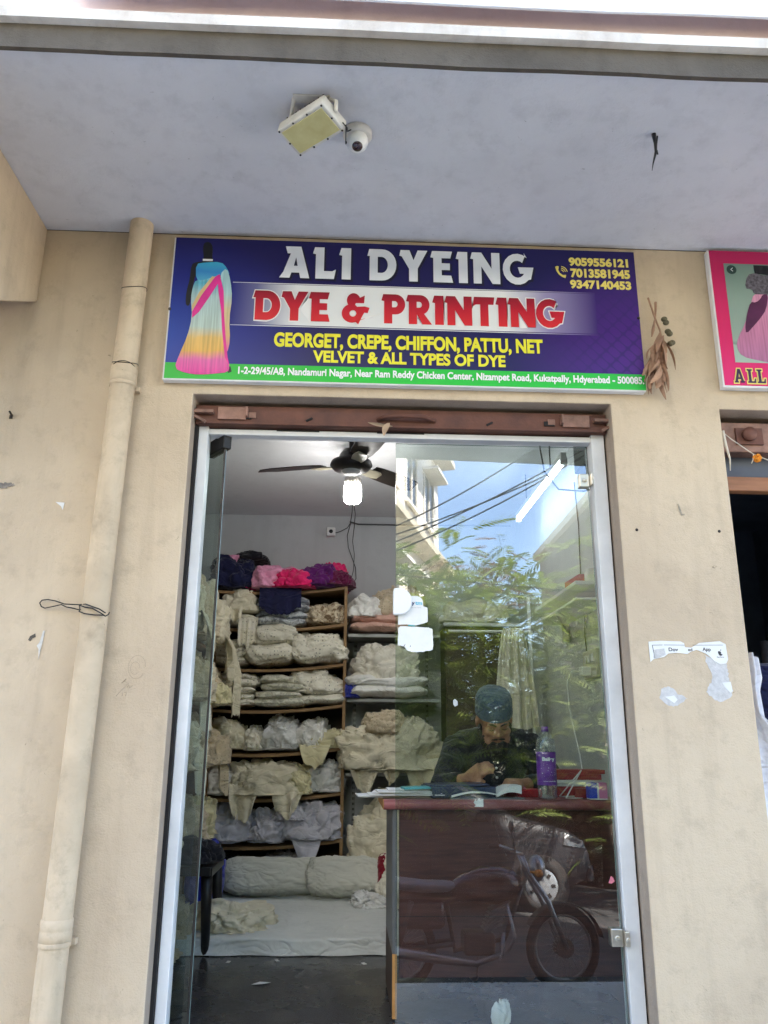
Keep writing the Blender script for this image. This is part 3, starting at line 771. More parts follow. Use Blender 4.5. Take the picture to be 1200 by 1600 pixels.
for z, dz in ((2.686, .012), (2.36, .01), (2.345, -.012), (2.325, .006)):
    m = MB(); m.tube([(pipe_x(z)+.0475*math.cos(R(a)), -.055+.0475*math.sin(R(a)), z+dz*math.sin(R(a*1.5+z*90))) for a in range(150, 400, 8)], .0014, 6)
    obj('binding_wire', m, M['darksteel'], DP)
# loop of loose wire round the pipe
wl = [(-.838,1.395),(-.86,1.408),(-.91,1.425),(-.96,1.436),(-1.01,1.437),(-1.045,1.449),(-1.075,1.455),(-1.096,1.453),(-1.103,1.443),(-1.096,1.43),(-1.082,1.424),(-1.06,1.428),(-1.02,1.435),(-1.0,1.426),(-.975,1.422),(-.955,1.417),(-.93,1.421),(-.91,1.414),(-.885,1.411),(-.865,1.400),(-.85,1.392),(-.838,1.384),(-.828,1.39),(-.825,1.398)]
def wy(x): return -.108 if x > -.945 else -.02-.01*math.sin(x*30)
m = MB(); m.tube([(x, wy(x), z) for x, z in wl], .0022, 6)
m.tube([(-.845, -.095, 1.389), (-.875, -.107, 1.388), (-.91, -.109, 1.392), (-.935, -.09, 1.402), (-.938, -.07, 1.412)], .0022, 6)
m.tube([(-.945, -.03, 1.444), (-.93, -.05, 1.447)], .003, 6)
tag(obj('wire_loop', m, M['darksteel'], loc=(-.97, -.05, 1.42)), 'loose twisted dark wire loop tied round the drain pipe', 'wire')
# wall marks: peeled patches and scraps
def patch(name, label, poly, mat, y=-.0015, d=.0012, cat='paper scrap', group=None):
    cx = sum(p[0] for p in poly)/len(poly); cz = sum(p[1] for p in poly)/len(poly)
    return tag(obj(name, flat(poly, y, d), mat, loc=(cx, y, cz)), label, cat, group)
patch('paper_scrap', 'small white triangular paper scrap on the wall left of the drain pipe', [(-1.095, 1.822), (-1.062, 1.8205), (-1.0655, 1.792), (-1.073, 1.806)], M['paper'])
patch('plaster_scar', 'tall narrow grey plaster scar on the wall below the wire loop', [(-1.082, 1.345), (-1.076, 1.345), (-1.079, 1.305), (-1.083, 1.28), (-1.086, 1.245), (-1.090, 1.28), (-1.098, 1.292), (-1.089, 1.305)], pmat('grey_putty', (.60, .58, .54), .9, .2, 50, .3, 90), cat='wall scar')
patch('plaster_chip', 'dark chipped plaster spot beside the tall grey scar', [(-1.125, 1.325), (-1.108, 1.335), (-1.105, 1.322), (-1.116, 1.318), (-1.122, 1.307), (-1.130, 1.312)], pmat('dark_hole', (.10, .085, .07), .9, .4, 60, .3, 90), cat='wall chip')
patch('plaster_chip', 'jagged hole in the wall plaster at the left edge of the photo', jag([(-1.31, 1.892), (-1.27, 1.895), (-1.252, 1.885), (-1.268, 1.875), (-1.29, 1.874), (-1.31, 1.868)], .004, 3), pmat('grey_hole', (.23, .20, .17), .9, .5, 60, .3, 90), cat='wall chip')
m = MB(); m.tube([(-1.30, -.001, 2.165), (-1.298, -.03, 2.168)], .004, 8).box(-1.308, -1.296, -.004, -.001, 2.150, 2.164)
tag(obj('wall_nail', m, M['darksteel'], loc=(-1.3, 0, 2.16)), 'rusty nail in the wall near the left edge below the rib', 'nail')
pc = MB()
for pts in ([(-.79, 1.165), (-.775, 1.18), (-.785, 1.172), (-.765, 1.166), (-.79, 1.14), (-.805, 1.12)], [(-.770, 1.150), (-.765, 1.160), (-.760, 1.149), (-.752, 1.158)], [(-.783, 1.122), (-.783, 1.134)], [(-.777, 1.133), (-.770, 1.134), (-.772, 1.121)]):
    pc.tube([(x, -.001, z) for x, z in pts], .0006, 5)
for r_, c0 in ((.030, (-.742, 1.222)), (.016, (-.748, 1.218))):
    pc.tube([(c0[0]+r_*math.cos(R(a)), -.001, c0[1]+r_*1.35*math.sin(R(a))) for a in range(0, 330, 12)], .0004, 5)
M['pencil'] = pmat('pencil_line', (.30, .25, .20), .9, .2)
tag(obj('pencil_scribble', pc, M['pencil'], loc=(-.77, 0, 1.17)), 'pencilled numbers and circles on the wall between pipe and door', 'scribble')
# right pillar
patch('plaster_chip', 'thin L shaped scratch on the pillar right of the door', [(1.258, 1.862), (1.263, 1.862), (1.273, 1.822), (1.282, 1.822), (1.282, 1.817), (1.268, 1.816)], pmat('scratch', (.36, .31, .24), .9, .3, 80, .3, 90), cat='wall chip')
for i, (x, z, l) in enumerate(((1.091, 1.756, 'screw hole on the pillar nearer the glass door'), (1.411, 1.756, 'screw hole on the pillar nearer the neighbouring shop'))):
    tag(obj('screw_hole', MB().lathe([(0, -.0012), (.0055, -.0012), (.006, 0)], (x, 0, z), 'y', 10), M['darkgap'], loc=(x, 0, z)), l, 'screw hole', 'screw holes on the pillar')
PO = thing('torn_poster', 'torn white app poster peeling off the right pillar', 'poster', (1.25, -.001, 1.25))
p1 = [(1.0986,1.3323),(1.1444,1.336),(1.2174,1.3343),(1.231,1.3277),(1.2328,1.3137),(1.2566,1.3124),(1.287,1.3299),(1.3644,1.337),(1.3856,1.3264),(1.3888,1.2706),(1.3808,1.2567),(1.3583,1.2533),(1.3372,1.2639),(1.323,1.2791),(1.3084,1.2913),(1.2749,1.3049),(1.2518,1.2969),(1.2383,1.289),(1.2007,1.2932),(1.1686,1.2898),(1.1517,1.2772),(1.1115,1.2691),(1.0995,1.2583)]
obj('paper_sheet', flat(p1, -.0012, .0008), M['paper'], PO)
def grey(pl): return flat(pl, -.0004, .0003)
g2 = [(1.3046,1.2851),(1.3807,1.2551),(1.3839,1.2276),(1.3867,1.1971),(1.3931,1.1578),(1.3825,1.1336),(1.3431,1.1183),(1.3253,1.1271),(1.2937,1.1539),(1.3165,1.1903),(1.3255,1.2148),(1.308,1.2574)]
g3 = [(1.1288,1.1644),(1.1609,1.1737),(1.1928,1.1469),(1.2257,1.1322),(1.1822,1.102),(1.1482,1.1047),(1.1224,1.1283)]
g4 = [(1.16, 1.285), (1.205, 1.288), (1.215, 1.245), (1.19, 1.225), (1.165, 1.25)]
obj('paper_backing', grey(jag(g2, .003)).merge(grey(jag(g3, .003, 2))), M['dirtypaper'], PO)
obj('paper_backing', flat([(1.116,1.3031),(1.1545,1.3081),(1.1589,1.2866),(1.1258,1.2708),(1.1119,1.2737)], -.0021, .0003), M['dirtypaper'], PO)
obj('paper_fragment', flat([(1.3572,1.1877),(1.3891,1.191),(1.3931,1.1578),(1.3846,1.1517),(1.3649,1.1726)], -.0008, .0006), M['paper'], PO)
obj('paper_fragment', flat([(1.1418,1.136),(1.1766,1.1408),(1.1876,1.1259),(1.174,1.1138),(1.1564,1.1256)], -.0008, .0006), M['paper'], PO)
M['ink'] = pmat('black_ink', (.04, .04, .045), .7, .2, 30, 0)
obj('border_line', flat([(1.112, 1.3188), (1.150, 1.3200), (1.150, 1.3214), (1.1105, 1.3204)], -.0021, .0003).merge(flat([(1.1545, 1.3202), (1.232, 1.3204), (1.232, 1.3218), (1.1545, 1.3216)], -.0021, .0003)).merge(flat([(1.262, 1.3206), (1.375, 1.3224), (1.375, 1.3236), (1.262, 1.322)], -.0021, .0003)).merge(flat([(1.1105, 1.3204), (1.1125, 1.3204), (1.1185, 1.272), (1.1165, 1.272)], -.0021, .0003)), M['ink'], PO)
obj('poster_text', text_mb('Dov', 1.171, 1.206, 1.2985, 1.3115, -.0020, .0004, .02), M['ink'], PO)
obj('poster_text', text_mb('ed', 1.243, 1.259, 1.2995, 1.3105, -.0020, .0004, .02), M['ink'], PO)
obj('poster_text', text_mb('App', 1.297, 1.3275, 1.2965, 1.3135, -.0020, .0004, .02), M['ink'], PO)
ap = [(1.3525, 1.298), (1.3575, 1.302), (1.362, 1.2995), (1.366, 1.2975), (1.3635, 1.2915), (1.370, 1.2895), (1.3685, 1.2855), (1.362, 1.2835), (1.3565, 1.2865)]
obj('logo_mark', flat(smooth_poly(ap, 1), -.0021, .0003).merge(flat([(1.3625, 1.302), (1.3665, 1.303), (1.366, 1.309)], -.0021, .0003)), M['ink'], PO)
obj('small_print', text_mb('App Store', 1.347, 1.374, 1.2755, 1.2815, -.0020, .0004, .0), M['ink'], PO)
# dried mango leaf bunch beside the sign
rg = random.Random(5)
DL = thing('dried_leaf_bunch', 'bunch of dry brown leaves and chillies hanging from the right end of the sign', 'dried leaves', (1.21, -.04, 2.73))
M['dryleaf'] = pmat('dry_leaf', (.46, .27, .17), .75, .3, 18, .4, 60, c2=(.26, .155, .10))
def leaf_strip(m, p, d, L, w, tw, curl, seed, n=9):
    p = Vector(p); d = Vector(d).normalized(); side = d.cross(Vector((math.cos(tw), math.sin(tw), .1))).normalized()
    rows = []
    for i in range(n):
        t_ = i/(n-1); ww = w*math.sin(math.pi*min(1, t_*.93+.05))**.8
        c = p+d*(L*t_)+d.cross(side)*(curl*L*math.sin(t_*3))
        up = d.cross(side)
        rows.append([c-side*ww+up*ww*.5, c, c+side*ww+up*ww*.5])
    m.grid(rows)
st = MB()
st.tube([(1.206, -.035, 2.735), (1.214, -.04, 2.69), (1.222, -.045, 2.64), (1.236, -.05, 2.58), (1.243, -.05, 2.50)], .004, 7)
st.tube([(1.236, -.035, 2.715), (1.231, -.04, 2.68), (1.224, -.045, 2.64)], [.006, .005, .003], 7)
st.tube([(1.222, -.045, 2.63), (1.208, -.05, 2.58), (1.20, -.05, 2.55)], [.004, .007, .002], 7)
obj('stem', st, M['dryleaf'], DL)
lm = MB()
for i in range(60):
    a = rg.random()
    x = 1.240-.045*a+rg.uniform(-.022, .018); z = 2.56-.17*a+rg.uniform(-.02, .02)
    leaf_strip(lm, (x, -.045-rg.uniform(0, .03), z), (rg.uniform(-.75, .40)-.1, rg.uniform(-.35, .15), -1), rg.uniform(.06, .13), rg.uniform(.008, .015), rg.uniform(0, 6.3), rg.uniform(-.12, .12), i)
obj('leaf', lm, M['dryleaf'], DL)
M['chilli'] = pmat('dried_berry', (.10, .085, .045), .6, .4, 60, .5, 90)
for x, z in ((1.258, 2.63), (1.264, 2.615), (1.268, 2.575), (1.274, 2.565), (1.281, 2.525), (1.272, 2.52)):
    m = MB(); m.ell((x, -.05, z), (.013, .012, .011), 8)
    obj('dried_fruit', m, M['chilli'], DL)

# flood lamp on the canopy
FLc = Vector((-.152, -.722, 2.900))
FL = thing('flood_lamp', 'rectangular flood lamp with yellowed face tilted under the canopy', 'lamp', (-.15, -.715, 2.99))
ax = Vector((.76, -.65, .0)).normalized(); ay = Vector((.55, .80, -.22)).normalized(); ay = (ay-ax*ay.dot(ax)).normalized(); az = ax.cross(ay)
if az.z > 0: az = -az                    # az: the lit face looks down
RM = Matrix((ax, ay, az)).transposed()
def lb_(c, s, mi=0, m=None):
    m = m or MB(); hx, hy, hz = s[0]/2, s[1]/2, s[2]/2
    v = [FLc+RM @ (Vector(c)+Vector((a*hx, bb*hy, d*hz))) for d in (-1,1) for a, bb in ((-1,-1),(1,-1),(1,1),(-1,1))]
    return m.add(v, [(0,1,2,3),(4,7,6,5),(0,4,5,1),(1,5,6,2),(2,6,7,3),(3,7,4,0)] if RM.determinant() > 0 else [(0,3,2,1),(4,5,6,7),(0,1,5,4),(1,2,6,5),(2,3,7,6),(3,0,4,7)], mi)
M['lampbody'] = pmat('aged_white_metal', (.62, .60, .56), .5, .15, 12, .1, 60)
M['lampface'] = pmat('yellowed_lens', (.60, .56, .28), .35, .15, 18, .1, 90, c2=(.50, .44, .20))
hb = obj('housing', lb_((0, 0, -.012), (.200, .115, .044)), M['lampbody'], FL, bevel=.005)
fm = MB()
for k in range(9): lb_((-.08+.02*k, 0, -.045), (.004, .095, .026), 0, fm)
obj('cooling_fin', fm, M['darksteel'], hb)
obj('lens', lb_((0, 0, .0115), (.176, .092, .004)), M['lampface'], FL, bevel=.001)
sm = MB()
for sx, sy in ((-1,-1),(-1,0),(-1,1),(-.33,1),(.33,1),(1,1),(1,0),(1,-1),(.33,-1),(-.33,-1)):
    lb_((sx*.093, sy*.052, .011), (.005, .005, .004), 0, sm)
obj('screw', sm, M['darksteel'], FL)
br = MB()
for s in (-1, 1):
    e = FLc+RM @ Vector((s*.106, 0, -.01)); top = Vector((e.x*.72+FLc.x*.28, FLc.y-.035, 2.988))
    br.tube([e, e+Vector((0, -.012, .03)), top], .0065, 8)
br.box(FLc.x-.06, FLc.x+.06, FLc.y-.052, FLc.y-.018, 2.984, 2.9895)
obj('bracket', br, M['lampbody'], FL, bevel=.001)
cb = MB(); e = FLc+RM @ Vector((.106, .035, 0))
cb.tube([e, e+Vector((.015, .01, -.012)), (-.035, -.655, 2.955), (-.012, -.65, 2.972)], .0025, 6).tube([e+Vector((.012, 0, -.01)), (-.04, -.625, 2.93), (-.02, -.62, 2.975)], .0022, 6)
obj('cable', cb, M['black'], FL)
# dome camera
DC = thing('dome_camera', 'small white dome camera under the canopy beside the flood lamp', 'security camera', (0, -.615, 2.99))
obj('base_ring', MB().lathe([(0, 2.989), (.049, 2.989), (.050, 2.972), (.043, 2.962), (0, 2.962)], (0, -.615, 0), 'z', 28), M['lampbody'], DC)
m = MB(); m.ell((0, -.621, 2.945), (.037, .037, .037), 14)
bl = obj('ball', m, M['white'], DC)
rx = Matrix.Rotation(R(38), 3, 'X')
m = MB(); m.lathe([(0, -.0385), (.014, -.0375), (.018, -.034), (.018, -.028)], (0, -.621, 2.945), 'z', 20, rot=Matrix.Rotation(R(-22), 3, 'X'))
obj('lens', m, pmat('dark_lens', (.035, .012, .016), .12, .3, 60, 0, spec=.8), bl)
# broken hook in the canopy
m = MB(); m.tube([(1.018, -.66, 2.989), (1.022, -.655, 2.955), (1.024, -.65, 2.925), (1.012, -.645, 2.88), (1.008, -.64, 2.855)], [.008, .005, .005, .0025, .001], 7)
m.tube([(1.032, -.655, 2.985), (1.027, -.652, 2.95), (1.025, -.65, 2.925)], .003, 6).tube([(1.024, -.65, 2.928), (1.031, -.648, 2.915)], [.006, .002], 6)
tag(obj('cut_cable', m, M['black'], loc=(1.02, -.65, 2.99)), 'cut black cable end hanging from a hole in the canopy', 'cable end')
# torn leaf stuck behind the door head
m = MB(); leaf_strip(m, (.145, .04, 2.186), (-.10, -.2, -.35), .085, .014, 1.2, .05, 1); leaf_strip(m, (.16, .045, 2.175), (-.6, -.1, .05), .10, .008, .3, .02, 2)
tag(obj('dry_leaf', m, pmat('pale_dry_leaf', (.46, .33, .22), .8, .2, 20, .2), loc=(.14, .04, 2.18)), 'pale dry leaf hanging from the shutter over the door', 'leaf')

# garland at the neighbour's opening
GA = thing('marigold_garland', 'white thread with orange marigolds strung across the neighbouring doorway', 'garland', (1.48, .02, 2.17))
m = MB(); m.tube([(1.482, .03, 2.178), (1.52, .03, 2.145), (1.60, .03, 2.085), (1.66, .03, 2.06), (1.85, .03, 2.02), (2.2, .03, 1.99), (2.7, .03, 2.05), (3.25, .03, 2.17)], .0022, 6)
m.tube([(1.482, .02, 2.178), (1.486, .02, 2.12), (1.497, .02, 2.06), (1.493, .02, 2.01)], [.006, .007, .004, .002], 6)
m.tube([(1.60, .03, 2.085), (1.595, .028, 2.062), (1.587, .028, 2.045)], .002, 5)
obj('thread', m, pmat('white_thread', (.66, .60, .50), .9, .1), GA)
M['marigold'] = pmat('marigold', (.75, .26, .02), .8, .3, 90, .4, 90)
for i in range(14):
    x = 1.612+i*.10; q = np.interp(x, [1.6, 1.66, 1.85, 2.2, 2.7, 3.25], [2.085, 2.06, 2.02, 1.99, 2.05, 2.17])
    m = MB()
    rgi = random.Random(i)
    for k in range(40):
        d = Vector((rgi.gauss(0, 1), rgi.gauss(0, 1), rgi.gauss(0, 1))).normalized()
        m.ell(Vector((x, .028, q-.012))+d*.012, (.007, .007, .007), 3)
    obj('flower', m, M['marigold'], GA)
# ================================================================== SHOP INTERIOR: shelves
YF = 2.48                                   # front edge of the wall shelf
def sag(x): return -.05*max(0, 1-((x+.62)/.62)**2)
SHZ = [1.995, 1.745, 1.480, 1.215, .945, .672, .393]
SU = thing('wooden_shelf', 'wide brown wooden shelf unit with sagging boards along the back wall', 'shelf', (-.61, 2.66, 0))
def board(z):
    m = MB(); n = 24; v = []; f = []
    for i in range(n+1):
        x = -1.235+1.205*i/n; d = sag(x)
        v += [(x, YF, z+d-.018), (x, 2.83, z+d*.4-.018), (x, 2.83, z+d*.4), (x, YF, z+d)]
    for i in range(n):
        for k in range(4): f.append((i*4+k, i*4+(k+1) % 4, (i+1)*4+(k+1) % 4, (i+1)*4+k))
    f += [(3, 2, 1, 0), (n*4, n*4+1, n*4+2, n*4+3)]
    m.add(v, f); return m
for z in SHZ: obj('shelf_board', board(z), M['wood'], SU)
obj('upright', MB().box(-.029, -.009, YF-.002, 2.84, .02, 2.02), M['wood'], SU, bevel=.001)
obj('upright', MB().box(-1.248, -1.237, YF-.002, 2.84, .02, 2.02), M['wood'], SU, bevel=.001)
obj('back_panel', MB().box(-1.237, -.029, 2.832, 2.846, .02, 2.0), M['darkwood'], SU)
# slotted wall shelf right of it
M['greymetal'] = pmat('grey_metal', (.40, .41, .41), .45, .1, 9, .05, 60, .4)
WS = thing('bracket_shelf', 'grey metal bracket shelf on the back wall right of the wooden shelf', 'shelf', (.3, 2.7, 0))
RZ = [1.675, 1.250, .785]
for z in RZ: obj('shelf_board', MB().box(.0, .62, 2.50, 2.83, z-.022, z), M['greymetal'], WS, bevel=.002)
for x in (.055, .56):
    m = MB().box(x-.012, x+.012, 2.836, 2.848, .4, 1.95)
    up = obj('slotted_upright', m, M['greymetal'], WS)
    sl = MB()
    for k in range(44):
        z = .43+k*.034
        sl.box(x-.007, x-.002, 2.8345, 2.8362, z, z+.016).box(x+.002, x+.007, 2.8345, 2.8362, z, z+.016)
    obj('slot', sl, M['darkgap'], up)
# left wall shelf
LSX = -.86
LS = thing('side_shelf', 'wooden side shelf crammed with cloth along the left wall', 'shelf', (-1.05, 1.4, 0))
LZ = [.42, .82, 1.17, 1.53]
for z in LZ: obj('shelf_board', MB().box(-1.245, LSX, .99, 2.44, z-.018, z), M['wood'], LS, bevel=.001)
for y in (.98, 1.72, 2.455): obj('upright', MB().box(-1.245, LSX-.004, y-.009, y+.009, .005, 1.75), M['wood'], LS, bevel=.001)

# ================================================================== CLOTH
C = {}
C['cream'] = cloth('cream_voile', (0.76, 0.70, 0.54))
C['ivory'] = cloth('ivory_cotton', (0.82, 0.78, 0.67))
C['dotted'] = cloth('ivory_dotted_net', (0.80, 0.76, 0.645), dots=(.24, .22, .19), dot_scale=42)
C['zigzag'] = cloth('ivory_zigzag', (0.71, 0.69, 0.58), stripes=(.44, .42, .34))
C['white'] = cloth('white_cotton', (0.84, 0.83, 0.79))
C['greyblue'] = cloth('grey_printed', (0.6, 0.63, 0.66), stripes=(.20, .22, .26))
C['brownprint'] = cloth('brown_printed', (0.7, 0.6, 0.44), stripes=(.22, .13, .06))
C['lilac'] = cloth('lilac_grey_net', (0.56, 0.55, 0.62), sheen=.5)
C['plastic'] = cloth('cloth_in_clear_plastic', (0.72, 0.72, 0.71), rough=.28, gloss=.4)
C['yellow'] = cloth('pale_yellow_voile', (0.72, 0.66, 0.42))
C['navy'] = cloth('navy_cotton', (.010, .012, .055))
C['black'] = cloth('black_cotton', (.012, .012, .018))
C['hotpink'] = cloth('hot_pink', (0.78, 0.02, 0.16))
C['pink'] = cloth('pale_pink', (0.8, 0.34, 0.52))
C['purple'] = cloth('deep_purple', (0.12, 0.012, 0.14))
C['maroon'] = cloth('wine_purple', (.13, .010, .055))
C['orange'] = cloth('orange_ribbon', (.70, .12, .02))
C['peach'] = cloth('dusty_peach', (0.66, 0.4, 0.32))
C['beige'] = cloth('beige_lace', (0.62, 0.52, 0.37), dots=(.30, .25, .17), dot_scale=60)
C['bluebag'] = cloth('royal_blue_bag', (.012, .03, .42), rough=.4, gloss=.3)
C['sheet'] = cloth('grey_white_sheet', (0.66, 0.68, 0.66), var=.06)
C['pillow'] = cloth('grey_pillow_cover', (0.6, 0.6, 0.53), var=.06)
C['redpil'] = cloth('dark_red_pillow', (.20, .008, .02))

def fold_noise(P, seed, freq, ani):
    rs = np.random.RandomState(seed)
    Q = np.linalg.qr(rs.normal(size=(3, 3)))[0]
    q = P @ Q*freq*np.array([1, ani, 1])+rs.uniform(0, 50, 3)
    wv = np.stack([perlin(q*.6+11), perlin(q*.6+27), perlin(q*.6+41)], 1)
    a = 1-2*np.abs(perlin(q+wv*.9)); b = 1-2*np.abs(perlin(q*2.2+wv*1.6+7))
    return a*.65+b*.35
def heap(c, s, seed, fold=.16, freq=2.0, ani=.26, e=.72, flat=.10, nu=132, nv=70, lump=.18, terrace=.085):
    th = np.linspace(0, 2*np.pi, nu, endpoint=False); ph = np.linspace(-np.pi/2, np.pi/2, nv)
    T, Ph = np.meshgrid(th, ph, indexing='ij')
    sg = lambda a, k: np.sign(a)*np.abs(a)**k
    U = np.stack([sg(np.cos(Ph), e)*sg(np.cos(T), e), sg(np.cos(Ph), e)*sg(np.sin(T), e), sg(np.sin(Ph), e)], -1).reshape(-1, 3)
    asp = np.array(s)/max(s); q = U*asp
    # gathers: rounded ridges between creases that follow a slowly bending field
    def gather(sd, k, fr):
        h_ = perlin(q*fr*np.array([1, 1, 1.5])+sd*2.3)+.30*perlin(q*fr*2.3+sd)
        return np.abs(np.sin(h_*k))
    f1 = gather(seed, 5.0, freq*.75); f2 = gather(seed+40, 8.5, freq*1.1)
    d = fold*.62*(f1-.6)+fold*.26*(f2-.6)+lump*perlin(q*1.8+seed*3.7)
    # overlapping layers: terrace edges wander over the surface
    for k in range(3):
        w = perlin(q*np.array([1.3, 1.3, 2.6])+seed*1.9+k*17)+.22*perlin(q*4.5+seed+k*5)
        st_ = np.clip((w+.02)/.05, 0, 1); st_ = st_*st_*(3-2*st_)
        d = d+terrace*(st_-.5)*(.8 if k else 1.0)
    # sideways drag makes folds lean over
    wv = np.stack([perlin(q*3.1+seed+9), perlin(q*3.1+seed+23), perlin(q*3.1+seed+31)], 1)
    Pn = (U*(1+d)[:, None]+wv*.07)*np.array(s)/2
    z = Pn[:, 2]; z = np.where(z < 0, z*flat, z)
    z = z-z.min(); k = s[2]*1.0/max(z.max(), 1e-6); z = z*min(k, 1.6)
    Pn[:, 2] = z
    return MB().grid((Pn+np.array(c)).reshape(nu, nv, 3), wrap=True)
def stack(c, s, n, seed, fold=.07):
    m = MB(); rs = np.random.RandomState(seed); h = s[2]/n; z = c[2]
    for k in range(n):
        sx = s[0]*rs.uniform(.92, 1.03); sy = s[1]*rs.uniform(.94, 1.02); hh = h*rs.uniform(1.05, 1.35)
        cx = c[0]+rs.uniform(-.015, .015); cy = c[1]+rs.uniform(-.012, .012)
        nu, nv = 120, 34
        th = np.linspace(0, 2*np.pi, nu, endpoint=False); ph = np.linspace(-np.pi/2, np.pi/2, nv)
        T, Ph = np.meshgrid(th, ph, indexing='ij'); sg = lambda a, q: np.sign(a)*np.abs(a)**q
        U = np.stack([sg(np.cos(Ph), .5)*sg(np.cos(T), .35), sg(np.cos(Ph), .5)*sg(np.sin(T), .35), sg(np.sin(Ph), .9)], -1).reshape(-1, 3)
        Q = U*np.array([sx/2, sy/2, hh/2])
        w = fold_noise(Q*np.array([6, 6, 10]), seed*13+k, 1.9, .35)
        Q = Q*(1+fold*1.5*w+.05*np.clip((perlin(Q*np.array([5, 5, 12])+seed+k*3)+.02)/.05, 0, 1))[:, None]
        Q[:, 2] += .016*perlin(Q*np.array([6, 6, 0])+seed+k*.15)+.010*perlin(Q*np.array([14, 9, 0])+seed*2+k)
        Q += np.array([cx, cy, z+hh/2]); m.grid(Q.reshape(nu, nv, 3), wrap=True); z += h
    lo = min(p[2] for p in m.v); m.v = [(a, b, zz-lo+c[2]) for a, b, zz in m.v]
    return m
def drape(x0, x1, yf, zt, L, seed, taper=.25, amp=.024, nfold=3, axis='y', back=.10):
    """cloth lying on a board and hanging over its front edge"""
    nu, nv = 36, 40; rs = np.random.RandomState(seed); ph = rs.uniform(0, 6, 4)
    G = np.zeros((nu, nv, 3)); G2 = np.zeros((nu, nv, 3))
    for i in range(nu):
        u = i/(nu-1); Li = L*(1-.28*abs(u-.5+rs.uniform(-.05, .05))*2*rs.uniform(.7, 1.1)-.10*math.sin(u*7+ph[3])**2)
        for j in range(nv):
            t_ = j/(nv-1); sl = t_*(back+Li)
            if sl < back: y = back-sl; z = .014+.01*math.sin(u*9+ph[0])
            else:
                k = (sl-back); y = -.012-.03*(1-math.exp(-k*16)); z = .014-k+.012*math.exp(-k*50)
            hang = max(0, sl-back)/max(L, .01)
            xx = x0+(x1-x0)*(.5+(u-.5)*(1-taper*hang))
            f = amp*min(1, hang*2.5)
            y += -f*(1.2+math.sin(u*nfold*6.28+ph[1]+hang*1.2)+.5*math.sin(u*nfold*13+ph[2]))
            xx += f*.5*math.cos(u*nfold*6.28+ph[1])
            G[i, j] = (xx, yf+y, zt+z); G2[i, j] = (xx, yf+y+.004, zt+z-.004)
    m = MB().grid(G); m.grid(G2)
    if axis == 'x': m.v = [(y, x, z) for x, y, z in m.v]
    return m
GR_SH = 'cloth bundles on the wooden shelf'
def bundle(name, mat, label, mb, cat='cloth bundle', group=None):
    xs = np.array(mb.v); c = (xs[:, 0].mean(), xs[:, 1].mean(), xs[:, 2].min())
    o = obj(name, mb, C[mat], loc=c); tag(o, label, cat, group); return o
def sz(k, x): return SHZ[k]+sag(x)*.75+.003
def H(k, x, w, h, mat, label, seed, kind='heap', d=.33, y=None, name=None, **kw):
    y = (YF+.155) if y is None else y
    c = (x, y, sz(k, x)); h = h*(1.14 if k > 2 else 1)
    if kind == 'heap': mb = heap(c, (w, d, h), seed, **kw)
    elif kind == 'stack': mb = stack(c, (w, d, h), kw.pop('n', 4), seed, **kw)
    return bundle(name or ('folded_cloth' if kind == 'stack' else 'cloth_bundle'), mat, label, mb, 'folded cloth' if kind == 'stack' else 'cloth bundle', GR_SH)
# top of the unit
H(0, -.80, .30, .27, 'navy', 'navy cloth heap at the left end of the shelf top', 1, y=2.62)
o = H(0, -.70, .24, .07, 'black', 'black cloth draped on the navy heap on the shelf top', 2, y=2.72); o.location.z += .235
H(0, -.665, .19, .17, 'hotpink', 'hot pink crumpled cloth between the navy heap and the pale pink bundle', 3, y=2.66, fold=.25)
H(0, -.55, .22, .20, 'pink', 'pale pink cloth bundle on the shelf top left of centre', 4, y=2.58)
m = MB().merge(drape(-.86, -.76, 2.55, 2.19, .12, 5, .9, .01, 1))
bundle('cloth_scarf', 'pink', 'pale pink scarf end lying over the navy heap', m, 'scarf')
H(0, -.37, .30, .17, 'hotpink', 'wide hot pink crumpled cloth in the middle of the shelf top', 6, y=2.56, fold=.26)
o = H(0, -.40, .36, .10, 'pink', 'flat pale pink cloth behind the wide hot pink one', 60, y=2.76); o.location.z += .10
H(0, -.215, .24, .19, 'purple', 'deep purple cloth heap on the shelf top', 7, y=2.57, fold=.2)
H(0, -.13, .24, .235, 'hotpink', 'crimson pink cloth poking out behind the purple heap', 8, y=2.74)
H(0, -.08, .22, .13, 'maroon', 'wine coloured cloth heap at the right end of the shelf top', 9, y=2.58, fold=.22)
m = heap((-.20, 2.475, 1.985), (.07, .03, .02), 10); bundle('ribbon', 'orange', 'small orange ribbon under the purple heap', m, 'ribbon')
m = drape(-.60, -.32, YF-.012, 1.985-.03, .20, 11, .0, .006, 2); bundle('hanging_cloth', 'navy', 'navy cloth hanging flat over the front of the shelf top', m, 'hanging cloth')
m = heap((-.735, 2.50, 1.80), (.26, .16, .18), 12, fold=.22, freq=1.6); m.merge(drape(-.80, -.70, 2.45, 1.84, .13, 13, .2, .014, 1)); bundle('cloth_bundle', 'cream', 'cream cloth knot hanging off the shelf top under the navy heap', m)
# row 1
m = stack((-.78, 2.60, sz(1, -.78)), (.30, .28, .07), 2, 14); m.merge(drape(-.73, -.60, YF-.01, sz(1, -.66)+.04, .22, 15, .1, .012, 2)); bundle('folded_cloth', 'dotted', 'dotted cream cloth with one end hanging below the first board', m, 'folded cloth', GR_SH)
H(1, -.44, .34, .19, 'greyblue', 'grey patterned folded cloth on the first board', 16, 'stack', n=4)
H(1, -.15, .29, .17, 'brownprint', 'brown and cream patterned crumpled cloth on the first board by the post', 17, freq=1.7, fold=.22)
